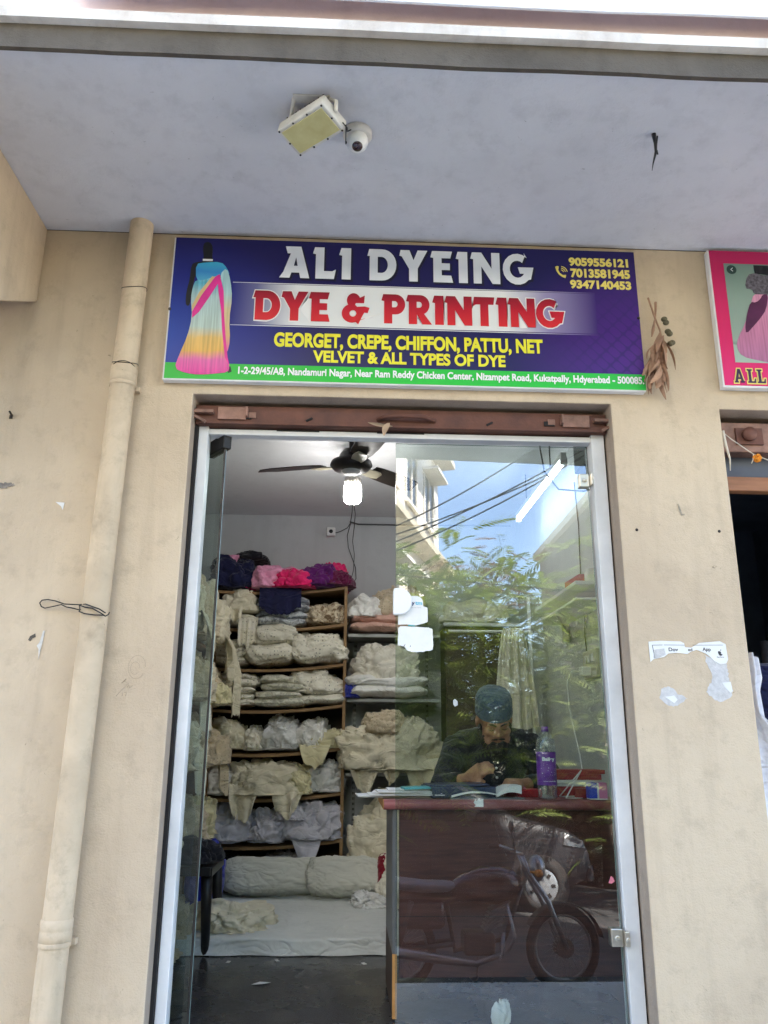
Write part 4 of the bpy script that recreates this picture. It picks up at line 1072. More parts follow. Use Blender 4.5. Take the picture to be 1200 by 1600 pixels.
# row 2
H(2, -.83, .30, .15, 'dotted', 'dotted ivory cloth heap at the left of the second board', 18, 'stack', n=3, fold=.12)
H(2, -.515, .30, .225, 'dotted', 'tall dotted ivory cloth bale in the middle of the second board', 19, 'stack', n=2, fold=.13)
H(2, -.20, .345, .10, 'dotted', 'lower dotted roll on the second board by the post', 20, 'stack', n=1, fold=.13)
o = H(2, -.20, .33, .145, 'dotted', 'fat dotted ivory roll lying on top of the lower roll', 21, 'heap', e=.5, freq=1.6, lump=.06); o.location.z += .085
# row 3
H(3, -.80, .38, .17, 'dotted', 'dotted ivory folded stack at the left of the third board', 22, 'stack', n=5)
o = H(3, -.74, .36, .08, 'dotted', 'loose dotted cloth crumpled on the left stack of the third board', 23, fold=.2); o.location.z += .15
H(3, -.43, .30, .17, 'zigzag', 'plain folded cream cloth in the middle of the third board', 24, 'stack', n=4)
H(3, -.15, .29, .10, 'dotted', 'flat dotted fold on the third board by the post', 25, 'stack', n=2)
o = H(3, -.24, .38, .15, 'dotted', 'rounded dotted cloth bale on top of the flat fold', 26, e=.6, freq=1.5); o.location.z += .085
# row 4
H(4, -.82, .30, .20, 'cream', 'cream cloth heap at the left of the fourth board', 27, fold=.2)
H(4, -.60, .16, .15, 'ivory', 'small ivory cloth twist between the heaps of the fourth board', 28, fold=.22)
H(4, -.42, .27, .21, 'plastic', 'white cloth wrapped in shiny clear plastic on the fourth board', 29, fold=.16, freq=2.4)
H(4, -.22, .22, .19, 'white', 'white crumpled cloth beside the plastic wrapped bundle', 30, fold=.24)
m = heap((-.13, 2.60, sz(4, -.13)), (.24, .28, .13), 31, e=.5, fold=.08, freq=1.3); m.merge(drape(-.30, -.10, YF-.01, sz(4, -.2)+.005, .14, 32, .55, .012, 1)); bundle('cloth_roll', 'yellow', 'pale yellow cloth roll with a corner hanging over the fourth board', m, 'cloth roll', GR_SH)
# row 5
H(5, -.83, .32, .19, 'white', 'plain white cloth heap at the left of the fifth board', 33, fold=.10, freq=1.2)
m = heap((-.52, 2.585, sz(5, -.52)), (.50, .36, .24), 34, fold=.18, freq=1.8)
m.merge(drape(-.73, -.53, YF-.03, sz(5, -.6)+.06, .23, 35, .6, .03, 1)).merge(drape(-.47, -.24, YF-.03, sz(5, -.4)+.06, .22, 36, .65, .03, 1)); bundle('cloth_bundle', 'cream', 'big cream cloth bundle with two lobes hanging over the fifth board', m, 'cloth bundle', GR_SH)
H(5, -.285, .16, .17, 'yellow', 'pale yellow cloth tucked beside the big cream bundle', 37, fold=.2, y=2.56)
H(5, -.14, .28, .19, 'plastic', 'greyish plastic wrapped cloth on the fifth board by the post', 38, fold=.2, freq=2.4)
# row 6
H(6, -.78, .42, .25, 'lilac', 'large lilac grey net heap at the left of the lowest board', 39, fold=.15, freq=2.2, y=2.60, d=.38)
H(6, -.48, .24, .19, 'lilac', 'small lilac grey net heap in the middle of the lowest board', 40, fold=.2, y=2.6)
m = heap((-.21, 2.60, sz(6, -.21)), (.40, .38, .25), 41, fold=.22, freq=2.2); m.merge(drape(-.33, -.14, YF-.03, sz(6, -.24)+.01, .16, 42, .7, .014, 1)); bundle('cloth_bundle', 'lilac', 'lilac grey net bundle with a sharp corner hanging by the post', m, 'cloth bundle', GR_SH)
m = heap((-.34, 2.46, .50), (.17, .10, .11), 43, fold=.25, e=.9); bundle('cloth_scrap', 'lilac', 'folded pale net scrap sticking out above the lowest board', m, 'cloth scrap')
# floor level dark bundles below the lowest board
for x, mt, lb2, sd in ((-.80, 'black', 'dark cloth bundle under the lowest board at the left', 44), (-.35, 'lilac', 'grey cloth bundle under the lowest board at the right', 45)):
    bundle('cloth_bundle', mt, lb2, heap((x, 2.66, .005), (.40, .30, .31), sd))
# bracket shelf right of the post
GR_R = 'cloth bundles on the bracket shelf'
bundle('cloth_bundle', 'peach', 'dusty peach folded cloth under the white bundle on the top bracket board', stack((.23, 2.62, RZ[0]), (.42, .34, .11), 2, 46), 'folded cloth', GR_R)
bundle('cloth_bundle', 'white', 'round white cloth bundle tied up on the top bracket board', heap((.12, 2.58, RZ[0]+.10), (.27, .27, .18), 47, fold=.12, freq=2.2, e=.9), 'cloth bundle', GR_R)
bundle('cloth_bundle', 'beige', 'beige lace cloth folded behind the round white bundle', heap((.34, 2.66, RZ[0]+.10), (.36, .30, .27), 48, fold=.15), 'cloth bundle', GR_R)
bundle('cloth_bundle', 'peach', 'peach cloth sticking out beside the beige lace', heap((.40, 2.54, RZ[0]+.105), (.22, .2, .10), 49, fold=.2), 'cloth bundle', GR_R)
bundle('cloth_bundle', 'ivory', 'crumpled ivory cloth on the middle bracket board', heap((.25, 2.60, RZ[1]+.08), (.46, .38, .30), 50, fold=.24, freq=2.2), 'cloth bundle', GR_R)
m = stack((.26, 2.58, RZ[1]), (.46, .36, .12), 2, 51, .12); bundle('folded_cloth', 'white', 'white folded cloth under the crumpled ivory heap', m, 'folded cloth', GR_R)
bundle('cloth_bag', 'bluebag', 'royal blue bag corner at the end of the middle bracket board', heap((.035, 2.56, RZ[1]), (.10, .26, .15), 52, fold=.12), 'bag', GR_R)
m = heap((.30, 2.56, RZ[2]), (.66, .46, .38), 53, fold=.22, freq=2.4)
m.merge(drape(.01, .24, 2.44, RZ[2]+.07, .23, 54, .85, .03, 1)).merge(drape(.20, .36, 2.43, RZ[2]+.06, .16, 55, .9, .02, 1)).merge(drape(.36, .62, 2.42, RZ[2]+.07, .30, 56, .8, .035, 2))
bundle('cloth_bundle', 'cream', 'largest cream cloth pile spilling over the lowest bracket board', m, 'cloth bundle', GR_R)
bundle('cloth_bundle', 'beige', 'beige printed cloth balled up on the large cream pile', heap((.24, 2.46, RZ[2]+.24), (.26, .2, .16), 57, fold=.26, freq=2.4), 'cloth bundle', GR_R)
# floor pile between bed and desk
bundle('cloth_bundle', 'cream', 'tall cream cloth heap on the mattress end behind the desk', heap((.28, 2.52, .07), (.46, .40, .64), 58, e=.6), 'cloth bundle')
bundle('cloth_bundle', 'ivory', 'ivory cloth heap in front of the tall cream heap', heap((.32, 2.16, .07), (.24, .34, .30), 59), 'cloth bundle')
def side_drape(base, y0, y1, zt, L, sd, tp=.5):
    d_ = drape(y0, y1, 0, zt, L, sd, tp, .02, 1); d_.v = [(base-y, x, z) for x, y, z in d_.v]; return d_
# left wall shelf bundles
rgL = random.Random(3)
names_l = ['dim olive', 'beige', 'sagging cream', 'plump ivory', 'flattened white', 'crumpled cream', 'yellowish', 'loose ivory', 'grey', 'rounded cream', 'wrinkled beige', 'drooping ivory', 'limp grey', 'dark']
mats_l = ['beige', 'beige', 'cream', 'ivory', 'plastic', 'cream', 'yellow', 'ivory', 'lilac', 'cream', 'beige', 'ivory', 'lilac', 'black']
lev = ['floor', 'lowest side board', 'second side board', 'third side board', 'top side board']
zl = [.006, .42, .82, 1.17, 1.53]
k = 0
for li in (4, 3, 2, 1, 0):
    for yi, (yy, where) in enumerate(((1.16, 'near end'), (1.50, 'second place'), (1.86, 'third place'), (2.22, 'far corner'))):
        if li == 0 and yi > 1: continue
        w = rgL.uniform(.34, .40); h = rgL.uniform(.26, .33) if li != 4 else rgL.uniform(.24, .48)
        mt = mats_l[(k*5+li) % len(mats_l)]; nm = {'beige': 'beige lace', 'cream': 'cream', 'ivory': 'ivory', 'plastic': 'plastic wrapped', 'yellow': 'pale yellow', 'lilac': 'lilac grey', 'black': 'black'}[mt]
        m = heap((-1.0+rgL.uniform(-.02, .05), yy, zl[li]+.002), (.42, w, h), 100+k, fold=.18, freq=2.0)
        if yi in (1, 3) and li in (2, 4): m.merge(side_drape(-.80, yy-.10, yy+.10, zl[li]+.10, .28, 130+k))
        bundle('cloth_bundle', mt, '%s cloth heap on the %s, %s' % (nm, lev[li], where) if li else '%s cloth heap on the floor under the left shelf, %s' % (nm, where), m, 'cloth bundle', 'cloth heaps on the side shelf')
        k += 1
# long cream cloth hanging down the end of the side shelf
m = side_drape(-.80, 2.14, 2.34, 1.62, .36, 70).merge(side_drape(-.77, 2.24, 2.40, 1.58, .52, 71))
bundle('hanging_cloth', 'cream', 'long pale cream cloth hanging off the side shelf in the far corner', m, 'hanging cloth')
m = side_drape(-.82, 1.50, 1.72, 1.26, .30, 72)
bundle('hanging_cloth', 'ivory', 'ivory cloth hanging ragged over the third side board', m, 'hanging cloth')
bundle('cloth_roll', 'yellow', 'pale yellow cloth roll end sticking out of the side shelf', heap((-.80, 2.0, 1.175), (.22, .16, .15), 73, e=.8, fold=.14), 'cloth roll')

# ================================================================== MATTRESS, BOLSTERS, CHAIR
MT = thing('floor_mattress', 'thin floor mattress under a grey white sheet in front of the shelf', 'mattress', (-.3, 1.9, 0))
nu, nv = 90, 60; G = np.zeros((nu, nv, 3))
xs = np.linspace(-1.2, .30, nu)
for j in range(nv):
    t_ = j/(nv-1)
    for i, x in enumerate(xs):
        yfr = 1.335-.01*(x+1.2)/1.5+.006*math.sin(x*9)
        if t_ < .14:
            q = t_/.14; y = yfr-.012*(1-q)+.012*math.sin(q*1.57)-.008*math.sin(x*23+2)*(1-q); z = .004+.058*q
        else:
            q = (t_-.14)/.86; y = yfr+.02+q*1.08; z = .064+.02*math.sin(min(1, q*3)*1.57)
        G[i, j] = (x, y, z)
F = G.reshape(-1, 3)
wr = fold_noise(F*np.array([1.3, 1.6, 1]), 5, 2.2, .35)
F[:, 2] += np.where(F[:, 2] > .05, .008*np.abs(np.sin(2.2*wr+3*perlin(F*np.array([2.2, 3.4, 0])+5)))+.010*perlin(F*np.array([3, 3, 0])), 0)
obj('bed_sheet', MB().grid(F.reshape(nu, nv, 3)), C['sheet'], MT)
obj('pad', MB().box(-1.19, .29, 1.36, 2.43, .003, .05), C['white'], MT, bevel=.01)
def cushion(c, s, rotz, tilt, seed):
    m = heap((0, 0, 0), s, seed, fold=.10, freq=2.4, e=.5, flat=1.0, lump=.05, terrace=.02)
    Mx = Matrix.Rotation(rotz, 3, 'Z') @ Matrix.Rotation(tilt, 3, 'X')
    m.v = [tuple(Mx @ Vector(p)+Vector(c)) for p in m.v]; return m
bundle('bolster_pillow', 'pillow', 'plain grey green long pillow leaning at the left under the shelf', cushion((-.43, 2.30, .10), (.60, .20, .215), R(2), R(-24), 80), 'pillow')
P2 = bundle('bolster_pillow', 'pillow', 'creased grey pillow with a dark red end near the desk', cushion((.0, 2.21, .10), (.44, .20, .225), R(-3), R(-26), 81), 'pillow')
m = cushion((.245, 2.165, .105), (.10, .17, .24), R(-3), R(-26), 82); o = obj('red_end', m, C['redpil'], P2)
bundle('cloth_bundle', 'cream', 'cream yellow cloth thrown on the mattress beside the black chair', heap((-.56, 1.62, .07), (.46, .42, .13), 83, fold=.34, freq=2.6, lump=.3, e=.9), 'cloth bundle')
bundle('cloth_bag', 'bluebag', 'royal blue cloth bag standing behind the black chair', heap((-.80, 2.16, .08), (.20, .20, .36), 84, fold=.12, e=.6), 'bag')
bundle('plastic_wrap', 'plastic', 'crumpled clear plastic wrap beside the red pillow end', heap((.16, 2.06, .075), (.22, .2, .09), 85, fold=.4, freq=3), 'plastic wrap')
# black plastic chair at the left
CH = thing('plastic_chair', 'black plastic chair at the left behind the open glass leaf', 'chair', (-.86, 1.45, 0))
def legp(x0, y0, x1, y1):
    m = MB(); m.tube([(x0, y0, .385), (x0+(x1-x0)*.4, y0+(y1-y0)*.4, .22), (x1, y1, 0)], [.030, .026, .020], 10); return m
for a in ((-.665, 1.36, -.648, 1.345), (-.665, 1.66, -.64, 1.70), (-1.03, 1.37, -1.06, 1.34), (-1.03, 1.66, -1.06, 1.70)):
    obj('leg', legp(*a), M['black'], CH)
G = np.zeros((20, 20, 3))
for i in range(20):
    for j in range(20):
        u, v_ = i/19, j/19; G[i, j] = (-1.06+.42*u, 1.31+.40*v_, .40-.025*math.sin(u*3.14)*math.sin(v_*3.14)-.05*max(0, u-.9)*10*.35)
m = MB().grid(G); m.grid(G[::-1]-np.array([0, 0, .02])); m.box(-.66, -.632, 1.31, 1.71, .345, .385).box(-1.07, -.64, 1.30, 1.315, .35, .39).box(-1.07, -.64, 1.705, 1.72, .35, .39)
obj('seat', m, M['black'], CH, bevel=.004)
G = np.zeros((16, 18, 3))
for i in range(16):
    for j in range(18):
        u, v_ = i/15, j/17; G[i, j] = (-1.06-.10*v_-.04*math.sin(u*3.14), 1.33+.36*u, .40+.42*v_)
m = MB().grid(G); m.grid(G[::-1]-np.array([.018, 0, 0])); obj('backrest', m, M['black'], CH)
bundle('cloth_bundle', 'black', 'grey black cloth slung over the seat of the plastic chair', heap((-.80, 1.44, .395), (.36, .28, .13), 86, fold=.2), 'cloth bundle')
tag(obj('coloured_bag', heap((-1.02, .80, .003), (.30, .34, .36), 87, fold=.2), cloth('striped_magenta_bag', (.30, .03, .12), stripes=(.42, .08, .03), rough=.4), loc=(-1.02, .80, .003)), 'magenta and orange plastic bag on the floor behind the open glass leaf', 'bag')
tag(obj('dark_bag', heap((-1.04, .42, .003), (.34, .30, .30), 88, fold=.2), cloth('dark_grey_bag', (.05, .06, .07), rough=.35, gloss=.3), loc=(-1.04, .42, .003)), 'dark grey plastic bag on the floor just inside the left jamb', 'bag')

# ================================================================== FAN, LAMPS, CAMERA
FN = thing('ceiling_fan', 'dark brown ceiling fan with beige blade brackets in the shop', 'ceiling fan', (0, 1.08, ZC))
M['fanblack'] = pmat('dark_brown_enamel', (.018, .013, .011), .35, .2, 12, .03)
M['fanbeige'] = pmat('beige_enamel', (.46, .42, .30), .4, .1, 12, .03)
hc = (0, 1.08, .045)
mo_ = obj('motor', MB().lathe([(0, 2.415), (.045, 2.41), (.062, 2.385), (.070, 2.36), (.105, 2.345), (.112, 2.325), (.095, 2.305), (.06, 2.296), (0, 2.294)], hc, 'z', 32), M['fanblack'], FN)
obj('motor_cap', MB().lathe([(.05, 2.2955), (.045, 2.284), (.02, 2.278), (0, 2.278)], hc, 'z', 24), M['lampbody'], mo_)
obj('down_rod', MB().lathe([(.013, 2.41), (.013, 2.51)], hc, 'z', 12).lathe([(.02, 2.46), (.055, 2.49), (.06, 2.543), (0, 2.543)], hc, 'z', 20), M['fanblack'], FN)
for a in (-75, 45, 165):
    ca, sa = math.cos(R(a)), math.sin(R(a)); rot = Matrix.Rotation(R(a), 3, 'Z')
    def tr(p): q = rot @ Vector(p); return (q.x, q.y+1.08, q.z+.045)
    bl_ = MB(); rows = []
    for t_, w in ((.15, .045), (.20, .055), (.30, .060), (.43, .058), (.49, .048), (.51, .02)):
        rows.append((t_, w))
    v = []; f = []
    for t_, w in rows:
        zz = 2.333-.012*(t_-.15)
        for s_, dz in ((-1, .012), (1, -.012)):
            for th_ in (.0025, -.0025): v.append(tr((t_, s_*w, zz+dz+th_)))
    for i in range(len(rows)-1):
        a0 = i*4; b0 = a0+4
        f += [(a0, b0, b0+2, a0+2), (a0+1, a0+3, b0+3, b0+1), (a0, a0+1, b0+1, b0), (a0+2, b0+2, b0+3, a0+3)]
    f += [(0, 2, 3, 1), (len(v)-4, len(v)-3, len(v)-1, len(v)-2)]
    bl_.add(v, f); bb = obj('blade', bl_, M['fanblack'], FN)
    bk = MB(); v = []; f = []
    pr = [(.085, .018), (.11, .030), (.15, .036), (.19, .034), (.215, .020)]
    for t_, w in pr:
        for s_ in (-1, 1):
            for th_ in (-.004, -.009): v.append(tr((t_, s_*w, 2.330-s_*.006+th_-.004)))
    for i in range(len(pr)-1):
        a0 = i*4; b0 = a0+4
        f += [(a0, b0, b0+2, a0+2), (a0+1, a0+3, b0+3, b0+1), (a0, a0+1, b0+1, b0), (a0+2, b0+2, b0+3, a0+3)]
    f += [(0, 2, 3, 1), (len(v)-4, len(v)-3, len(v)-1, len(v)-2)]
    bk.add(v, f); obj('bracket', bk, M['fanbeige'], bb)
# LED bulb
LB = thing('led_bulb', 'lit white cylinder bulb hanging below the ceiling fan', 'light bulb', (.010, 1.38, ZC))
bc = (.010, 1.38, 0)
obj('diffuser', MB().lathe([(.047, 2.355), (.049, 2.34), (.050, 2.29), (.047, 2.268), (.038, 2.258), (0, 2.255)], bc, 'z', 28), emis('bulb_light', (1, .98, .94), BULB_L), LB)
hs = MB()
for k in range(28):
    a = 2*math.pi*k/28; hs.obox((bc[0]+.040*math.cos(a), bc[1]+.040*math.sin(a), 2.378), (.014, .004, .042), (0, 0, a))
hs.lathe([(.038, 2.356), (.034, 2.40), (.022, 2.412), (.016, 2.43), (.020, 2.432), (.020, 2.47), (0, 2.47)], bc, 'z', 24)
obj('heat_sink', hs, M['lampbody'], LB)
obj('cord', MB().tube([(bc[0], bc[1], 2.465), (bc[0]+.004, bc[1], 2.53), (bc[0], bc[1], 2.588)], .004, 8), M['black'], LB)
# tube light on the right wall
TL = thing('tube_light', 'lit white tube light batten hung below the ceiling beside the right wall', 'tube light', (1.09, 1.45, ZC))
obj('batten', MB().box(1.075, 1.105, .93, 2.07, 2.385, 2.415), M['white'], TL, bevel=.003)
obj('tube', MB().tube([(1.09, .95, 2.366), (1.09, 2.05, 2.366)], .012, 16), emis('tube_glow', (.94, .98, 1.0), TUBE_L), TL)
for y in (.935, 2.065): obj('end_cap', MB().box(1.073, 1.107, y-.014, y+.014, 2.35, 2.385), M['white'], TL, bevel=.003)
for y in (1.2, 1.8): obj('hanger', MB().tube([(1.09, y, 2.4145), (1.09, y, 2.589)], .004, 6), M['darksteel'], TL)
# box camera
BC = thing('wall_camera', 'small square white camera on the back wall above the shelf', 'security camera', (-.14, 2.83, 2.46))
obj('body', MB().box(-.172, -.108, 2.785, 2.849, 2.428, 2.490), M['white'], BC, bevel=.008)
obj('lens', MB().lathe([(0, 2.783), (.014, 2.782), (.015, 2.786)], (-.140, 0, 2.458), 'y', 18), M['black'], BC)
WR = [(.015, 2.45, 2.588), (.012, 2.60, 2.55), (.0, 2.75, 2.50), (-.02, 2.835, 2.44), (-.01, 2.84, 2.35), (.045, 2.842, 2.20), (.05, 2.842, 2.12), (.0, 2.84, 2.03)]
tag(obj('hanging_wire', MB().tube(WR, .0035, 6).tube([(.02, 2.45, 2.588), (.035, 2.6, 2.54), (.03, 2.8, 2.50), (.02, 2.84, 2.40), (.035, 2.842, 2.30), (.03, 2.842, 2.18), (-.005, 2.84, 2.04)], .003, 6).tube([(-.108, 2.82, 2.455), (-.07, 2.83, 2.47), (-.02, 2.838, 2.50), (.0, 2.78, 2.52)], .003, 6).tube([(.0, 2.76, 2.525), (.06, 2.84, 2.53), (.4, 2.842, 2.53), (1.2, 2.842, 2.54)], .006, 6), pmat('grey_cable', (.10, .10, .10), .6, .1), loc=(.01, 2.84, 2.3)), 'thin grey wires hanging down the back wall from the ceiling rose', 'wire')
tag(obj('ceiling_rose', MB().lathe([(0, 2.578), (.04, 2.578), (.045, 2.589)], (.017, 2.45, 0), 'z', 24), M['lampbody'], loc=(.017, 2.45, 2.589)), 'round ceiling rose plate where the wires come out', 'ceiling rose')
# dark box and cables on the right wall near the front
SB = thing('wall_speaker', 'black box speaker high on the right wall beside the tube light', 'speaker', (1.15, .55, 2.3))
obj('cabinet', MB().box(1.06, 1.238, .36, .66, 2.20, 2.46), M['black'], SB, bevel=.008)
obj('cone', MB().lathe([(.055, 0), (.05, .008), (.02, .03), (0, .03)], (1.149, .3590, 2.33), 'y', 24), M['darksteel'], SB)
tag(obj('cable_bundle', MB().tube([(.70, .6, 2.585), (.8, .55, 2.40), (.92, .5, 2.36), (1.06, .5, 2.38)], .006, 7).tube([(.75, .7, 2.585), (.82, .62, 2.42), (.98, .52, 2.30), (1.06, .52, 2.30)], .005, 7).tube([(.86, .5, 2.585), (.86, .5, 2.28), (.875, .5, 2.16), (.95, .55, 2.09), (1.08, .6, 2.10), (1.23, .7, 2.16)], .004, 7).tube([(.98, .4, 2.585), (1.0, .4, 2.3), (1.06, .4, 2.22), (1.1, .4, 2.15)], .005, 7), M['black'], loc=(.9, .5, 2.58)), 'loose black cables looping between the ceiling and the wall speaker', 'cables')
# ================================================================== DESK AND WHAT LIES ON IT
M['deskwood'] = pmat('maroon_laminate', (.125, .044, .034), .38, .25, 5, .05, 30, stretch=(1.2, 6, 12), c2=(.05, .018, .015))
M['desktop'] = pmat('maroon_desktop', (.27, .085, .08), .28, .2, 5, .05, 30, stretch=(1.2, 6, 12))
M['rawedge'] = pmat('raw_wood_edge', (.50, .24, .07), .6, .2, 20, .2, 60)
M['desksidegrey'] = pmat('grey_laminate', (.10, .10, .10), .4, .15, 9, .05)
DK = thing('shop_desk', 'maroon wood laminate desk just behind the closed glass leaf', 'desk', (.62, .65, 0))
m = MB(); m.box(.150, 1.10, .385, .90, .722, .760)
m.lathe([(.019, .15), (.019, 1.10)], (0, .385, .741), 'x', 16)
obj('desk_top', m, M['desktop'], DK)
m = MB(); m.lathe([(0, .1485), (.019, .1495)], (0, .385, .741), 'x', 16); m.box(.1485, .1498, .385, .90, .7225, .7595)
obj('edge_band', m, M['rawedge'], DK)
obj('front_panel', MB().box(.212, 1.08, .415, .433, .135, .7215), M['deskwood'], DK, bevel=.002)
obj('panel_seam', MB().box(.213, 1.079, .4135, .4148, .34, .3425), M['darkgap'], DK)
sp_ = obj('side_panel', MB().box(.185, .203, .400, .88, .218, .7215), M['desksidegrey'], DK, bevel=.002)
obj('side_panel', MB().box(.185, .203, .400, .88, .004, .2165), M['darkwood'], DK, bevel=.002)
obj('edge_band', MB().box(.1855, .2025, .398, .3998, .006, .217), M['rawedge'], sp_)
obj('side_panel', MB().box(1.085, 1.103, .400, .88, .004, .7215), M['deskwood'], DK, bevel=.002)
m = MB(); m.prism([(.50, .735), (.535, .735), (.535, .765), (.522, .760), (.52, .768), (.508, .755), (.506, .766), (.497, .750), (.505, .742)], .3655, .3662, 'xz')
tag(obj('paper_scrap', m, M['paper'], loc=(.52, .366, .75)), 'tiny torn white paper stuck on the desk front edge', 'paper scrap')
def dz(h): return .7605+h
# thin sample cards at the left end
SP = thing('sample_cards', 'fan of thin white sample cards poking over the left end of the desk', 'cards', (.22, .55, .76))
rg = random.Random(2)
for i in range(6):
    obj('card', MB().obox((.21+.012*i+rg.uniform(-.02, .02), .52+rg.uniform(-.03, .03), dz(.002+.0055*i)), (.34-.02*i, .17, .0028), (0, 0, rg.uniform(-.12, .12))), M['paper'], SP)
obj('card', MB().obox((.30, .50, dz(.038)), (.14, .10, .008), (0, -.03, .1)), pmat('teal_card', (.12, .42, .46), .5, .1), SP)
tag(obj('dark_ledger', MB().obox((.46, .55, dz(.022)), (.26, .22, .042), (0, 0, .12)).obox((.45, .54, dz(.048)), (.24, .20, .008), (0, -.02, .05)), pmat('navy_ledger_cover', (.03, .04, .085), .4, .3, 12, .1), loc=(.46, .55, .76), bevel=.003), 'dark navy ledger lying flat on the desk left of the open book', 'ledger')
OB = thing('open_book', 'open account book with white pages spread in front of the man', 'book', (.60, .52, .76))
def page(x0, x1, ztop0, ztop1, th):
    n = 16; v = []; f = []
    for i in range(n+1):
        t_ = i/n; x = x0+(x1-x0)*t_; zt = ztop0+(ztop1-ztop0)*t_+.012*math.sin(t_*3.14)
        v += [(x, .43, dz(.004+zt-th*(.35+.65*t_) if th else zt)), (x, .60, dz(.004+zt-th*(.35+.65*t_))), (x, .60, dz(.006+zt)), (x, .43, dz(.006+zt))]
    for i in range(n):
        for k in range(4): f.append((i*4+k, (i+1)*4+k, (i+1)*4+(k+1) % 4, i*4+(k+1) % 4))
    f += [(3, 2, 1, 0), (n*4, n*4+1, n*4+2, n*4+3)]
    return MB().add(v, f, 0, False)
obj('page_block', page(.60, .70, .012, .044, .030), M['paper'], OB)
obj('page', page(.60, .42, .012, .006, .006), M['paper'], OB)
obj('cover', MB().box(.415, .71, .425, .605, .7606, .7632), pmat('grey_book_cover', (.22, .24, .27), .5, .1), OB)
RB = thing('red_notebook', 'red notebook lying flat between the open book and the bottle', 'notebook', (.71, .62, .76))
obj('cover', MB().obox((.72, .62, dz(.016)), (.16, .2, .030), (0, 0, .05)), pmat('red_cover', (.42, .02, .035), .45, .15), RB, bevel=.002)
obj('slip', MB().prism([(.70, .793), (.745, .793), (.73, .806)], .55, .552, 'xz'), pmat('pink_slip', (.70, .25, .35), .5, .1), RB)
# bottle
BX, BY = .795, .395
M['pet'] = pane_glass('clear_plastic', (.90, .92, .94), 3.0, .30)
M['purplelabel'] = pmat('purple_label', (.17, .035, .33), .3, .25, 16, 0)
BO = thing('water_bottle', 'clear plastic water bottle with purple label standing on the desk', 'bottle', (BX, BY, dz(0)))
z0 = dz(.0015)
bp = [(0, 0), (.030, 0), (.037, .004), (.0385, .012), (.0365, .022), (.0385, .034), (.0372, .046), (.0378, .052), (.0378, .178), (.0388, .186), (.0382, .205), (.033, .226), (.024, .244), (.0155, .254), (.0130, .258), (.0130, .268)]
obj('body', MB().lathe([(r_, z0+h) for r_, h in bp], (BX, BY, 0), 'z', 40), M['pet'], BO)
obj('cap', MB().lathe([(.0135, z0+.256), (.0150, z0+.257), (.0150, z0+.272), (.0138, z0+.275), (0, z0+.275)], (BX, BY, 0), 'z', 28), M['purplelabel'], BO)
lb_l = obj('label', MB().lathe([(.0382, z0+.053), (.0384, z0+.054), (.0384, z0+.177), (.0382, z0+.178)], (BX, BY, 0), 'z', 48), M['purplelabel'], BO)
def wrap(mb_, r_):
    q = MB(); q.f = mb_.f; q.m = mb_.m; q.s = mb_.s
    for x, y, z in mb_.v:
        a = (x-0)/r_; rad = r_-y
        q.v.append((BX+rad*math.sin(a), BY-rad*math.cos(a), z))
    return q
obj('label_text', wrap(text_mb('Bailey', -.024, .028, z0+.140, z0+.158, 0, .0006, .05), .0386), M['whitelet'], lb_l)
obj('label_text', wrap(text_mb('PACKAGED DRINKING WATER', -.022, .030, z0+.0665, z0+.0695, 0, .0005, .02), .0386), M['whitelet'], lb_l)
rg = random.Random(8); m = MB()
for i in range(16):
    a = rg.uniform(-.9, .9)*.038; zz = z0+.085+rg.random()*.05; s_ = rg.uniform(.0007, .0018)
    m.merge(wrap(MB().ell((a, -.0002, zz), (s_, .0004, s_), 4), .0386))
obj('label_dots', m, M['whitelet'], lb_l)
# wire stand, red books, boxes
tag(obj('wire_stand', MB().tube([(.955, .47, .868), (.868, .40, dz(.005)), (.935, .40, dz(.005))], .0028, 7).tube([(.955, .47, .868), (.874, .52, dz(.005)), (.935, .52, dz(.005))], .0028, 7), M['white'], loc=(.9, .45, .76)), 'thin white wire easel stand between the bottle and the boxes', 'stand')
RK = thing('bill_books', 'stack of red and white bill books at the right end of the desk', 'books', (.95, .60, .76))
redc = pmat('faded_red_cover', (.36, .03, .045), .5, .2)
for i, (h, t_, mt, wx) in enumerate(((.0, .040, redc, .20), (.041, .012, M['dirtypaper'], .19), (.054, .012, M['paper'], .20), (.067, .022, redc, .19), (.090, .016, redc, .21))):
    obj('book', MB().obox((.955+.004*i, .62, dz(h+t_/2+.001)), (wx, .15, t_), (0, 0, .04*(i % 3-1))), mt, RK, bevel=.0015)
tag(obj('red_box', MB().obox((.975, .50, dz(.019)), (.075, .05, .036), (0, 0, 0)), pmat('dull_red_box', (.33, .028, .04), .45, .2), loc=(.975, .5, .76), bevel=.002), 'small dull red box in front of the bill books', 'box')
CB = thing('card_box', 'small box with blue white and pink stripes at the desk corner by the frame', 'box', (1.0, .40, .76))
obj('body', MB().box(.958, 1.026, .375, .425, dz(.001), dz(.064)), M['paper'], CB, bevel=.001)
obj('stripe', MB().box(.957, .9865, .3742, .4258, dz(.006), dz(.0645)), pmat('cobalt_blue', (.03, .06, .50), .4, .1), CB)
obj('stripe', MB().box(.9935, 1.0265, .3742, .4258, dz(.006), dz(.0645)), pmat('candy_pink', (.66, .22, .42), .4, .1), CB)

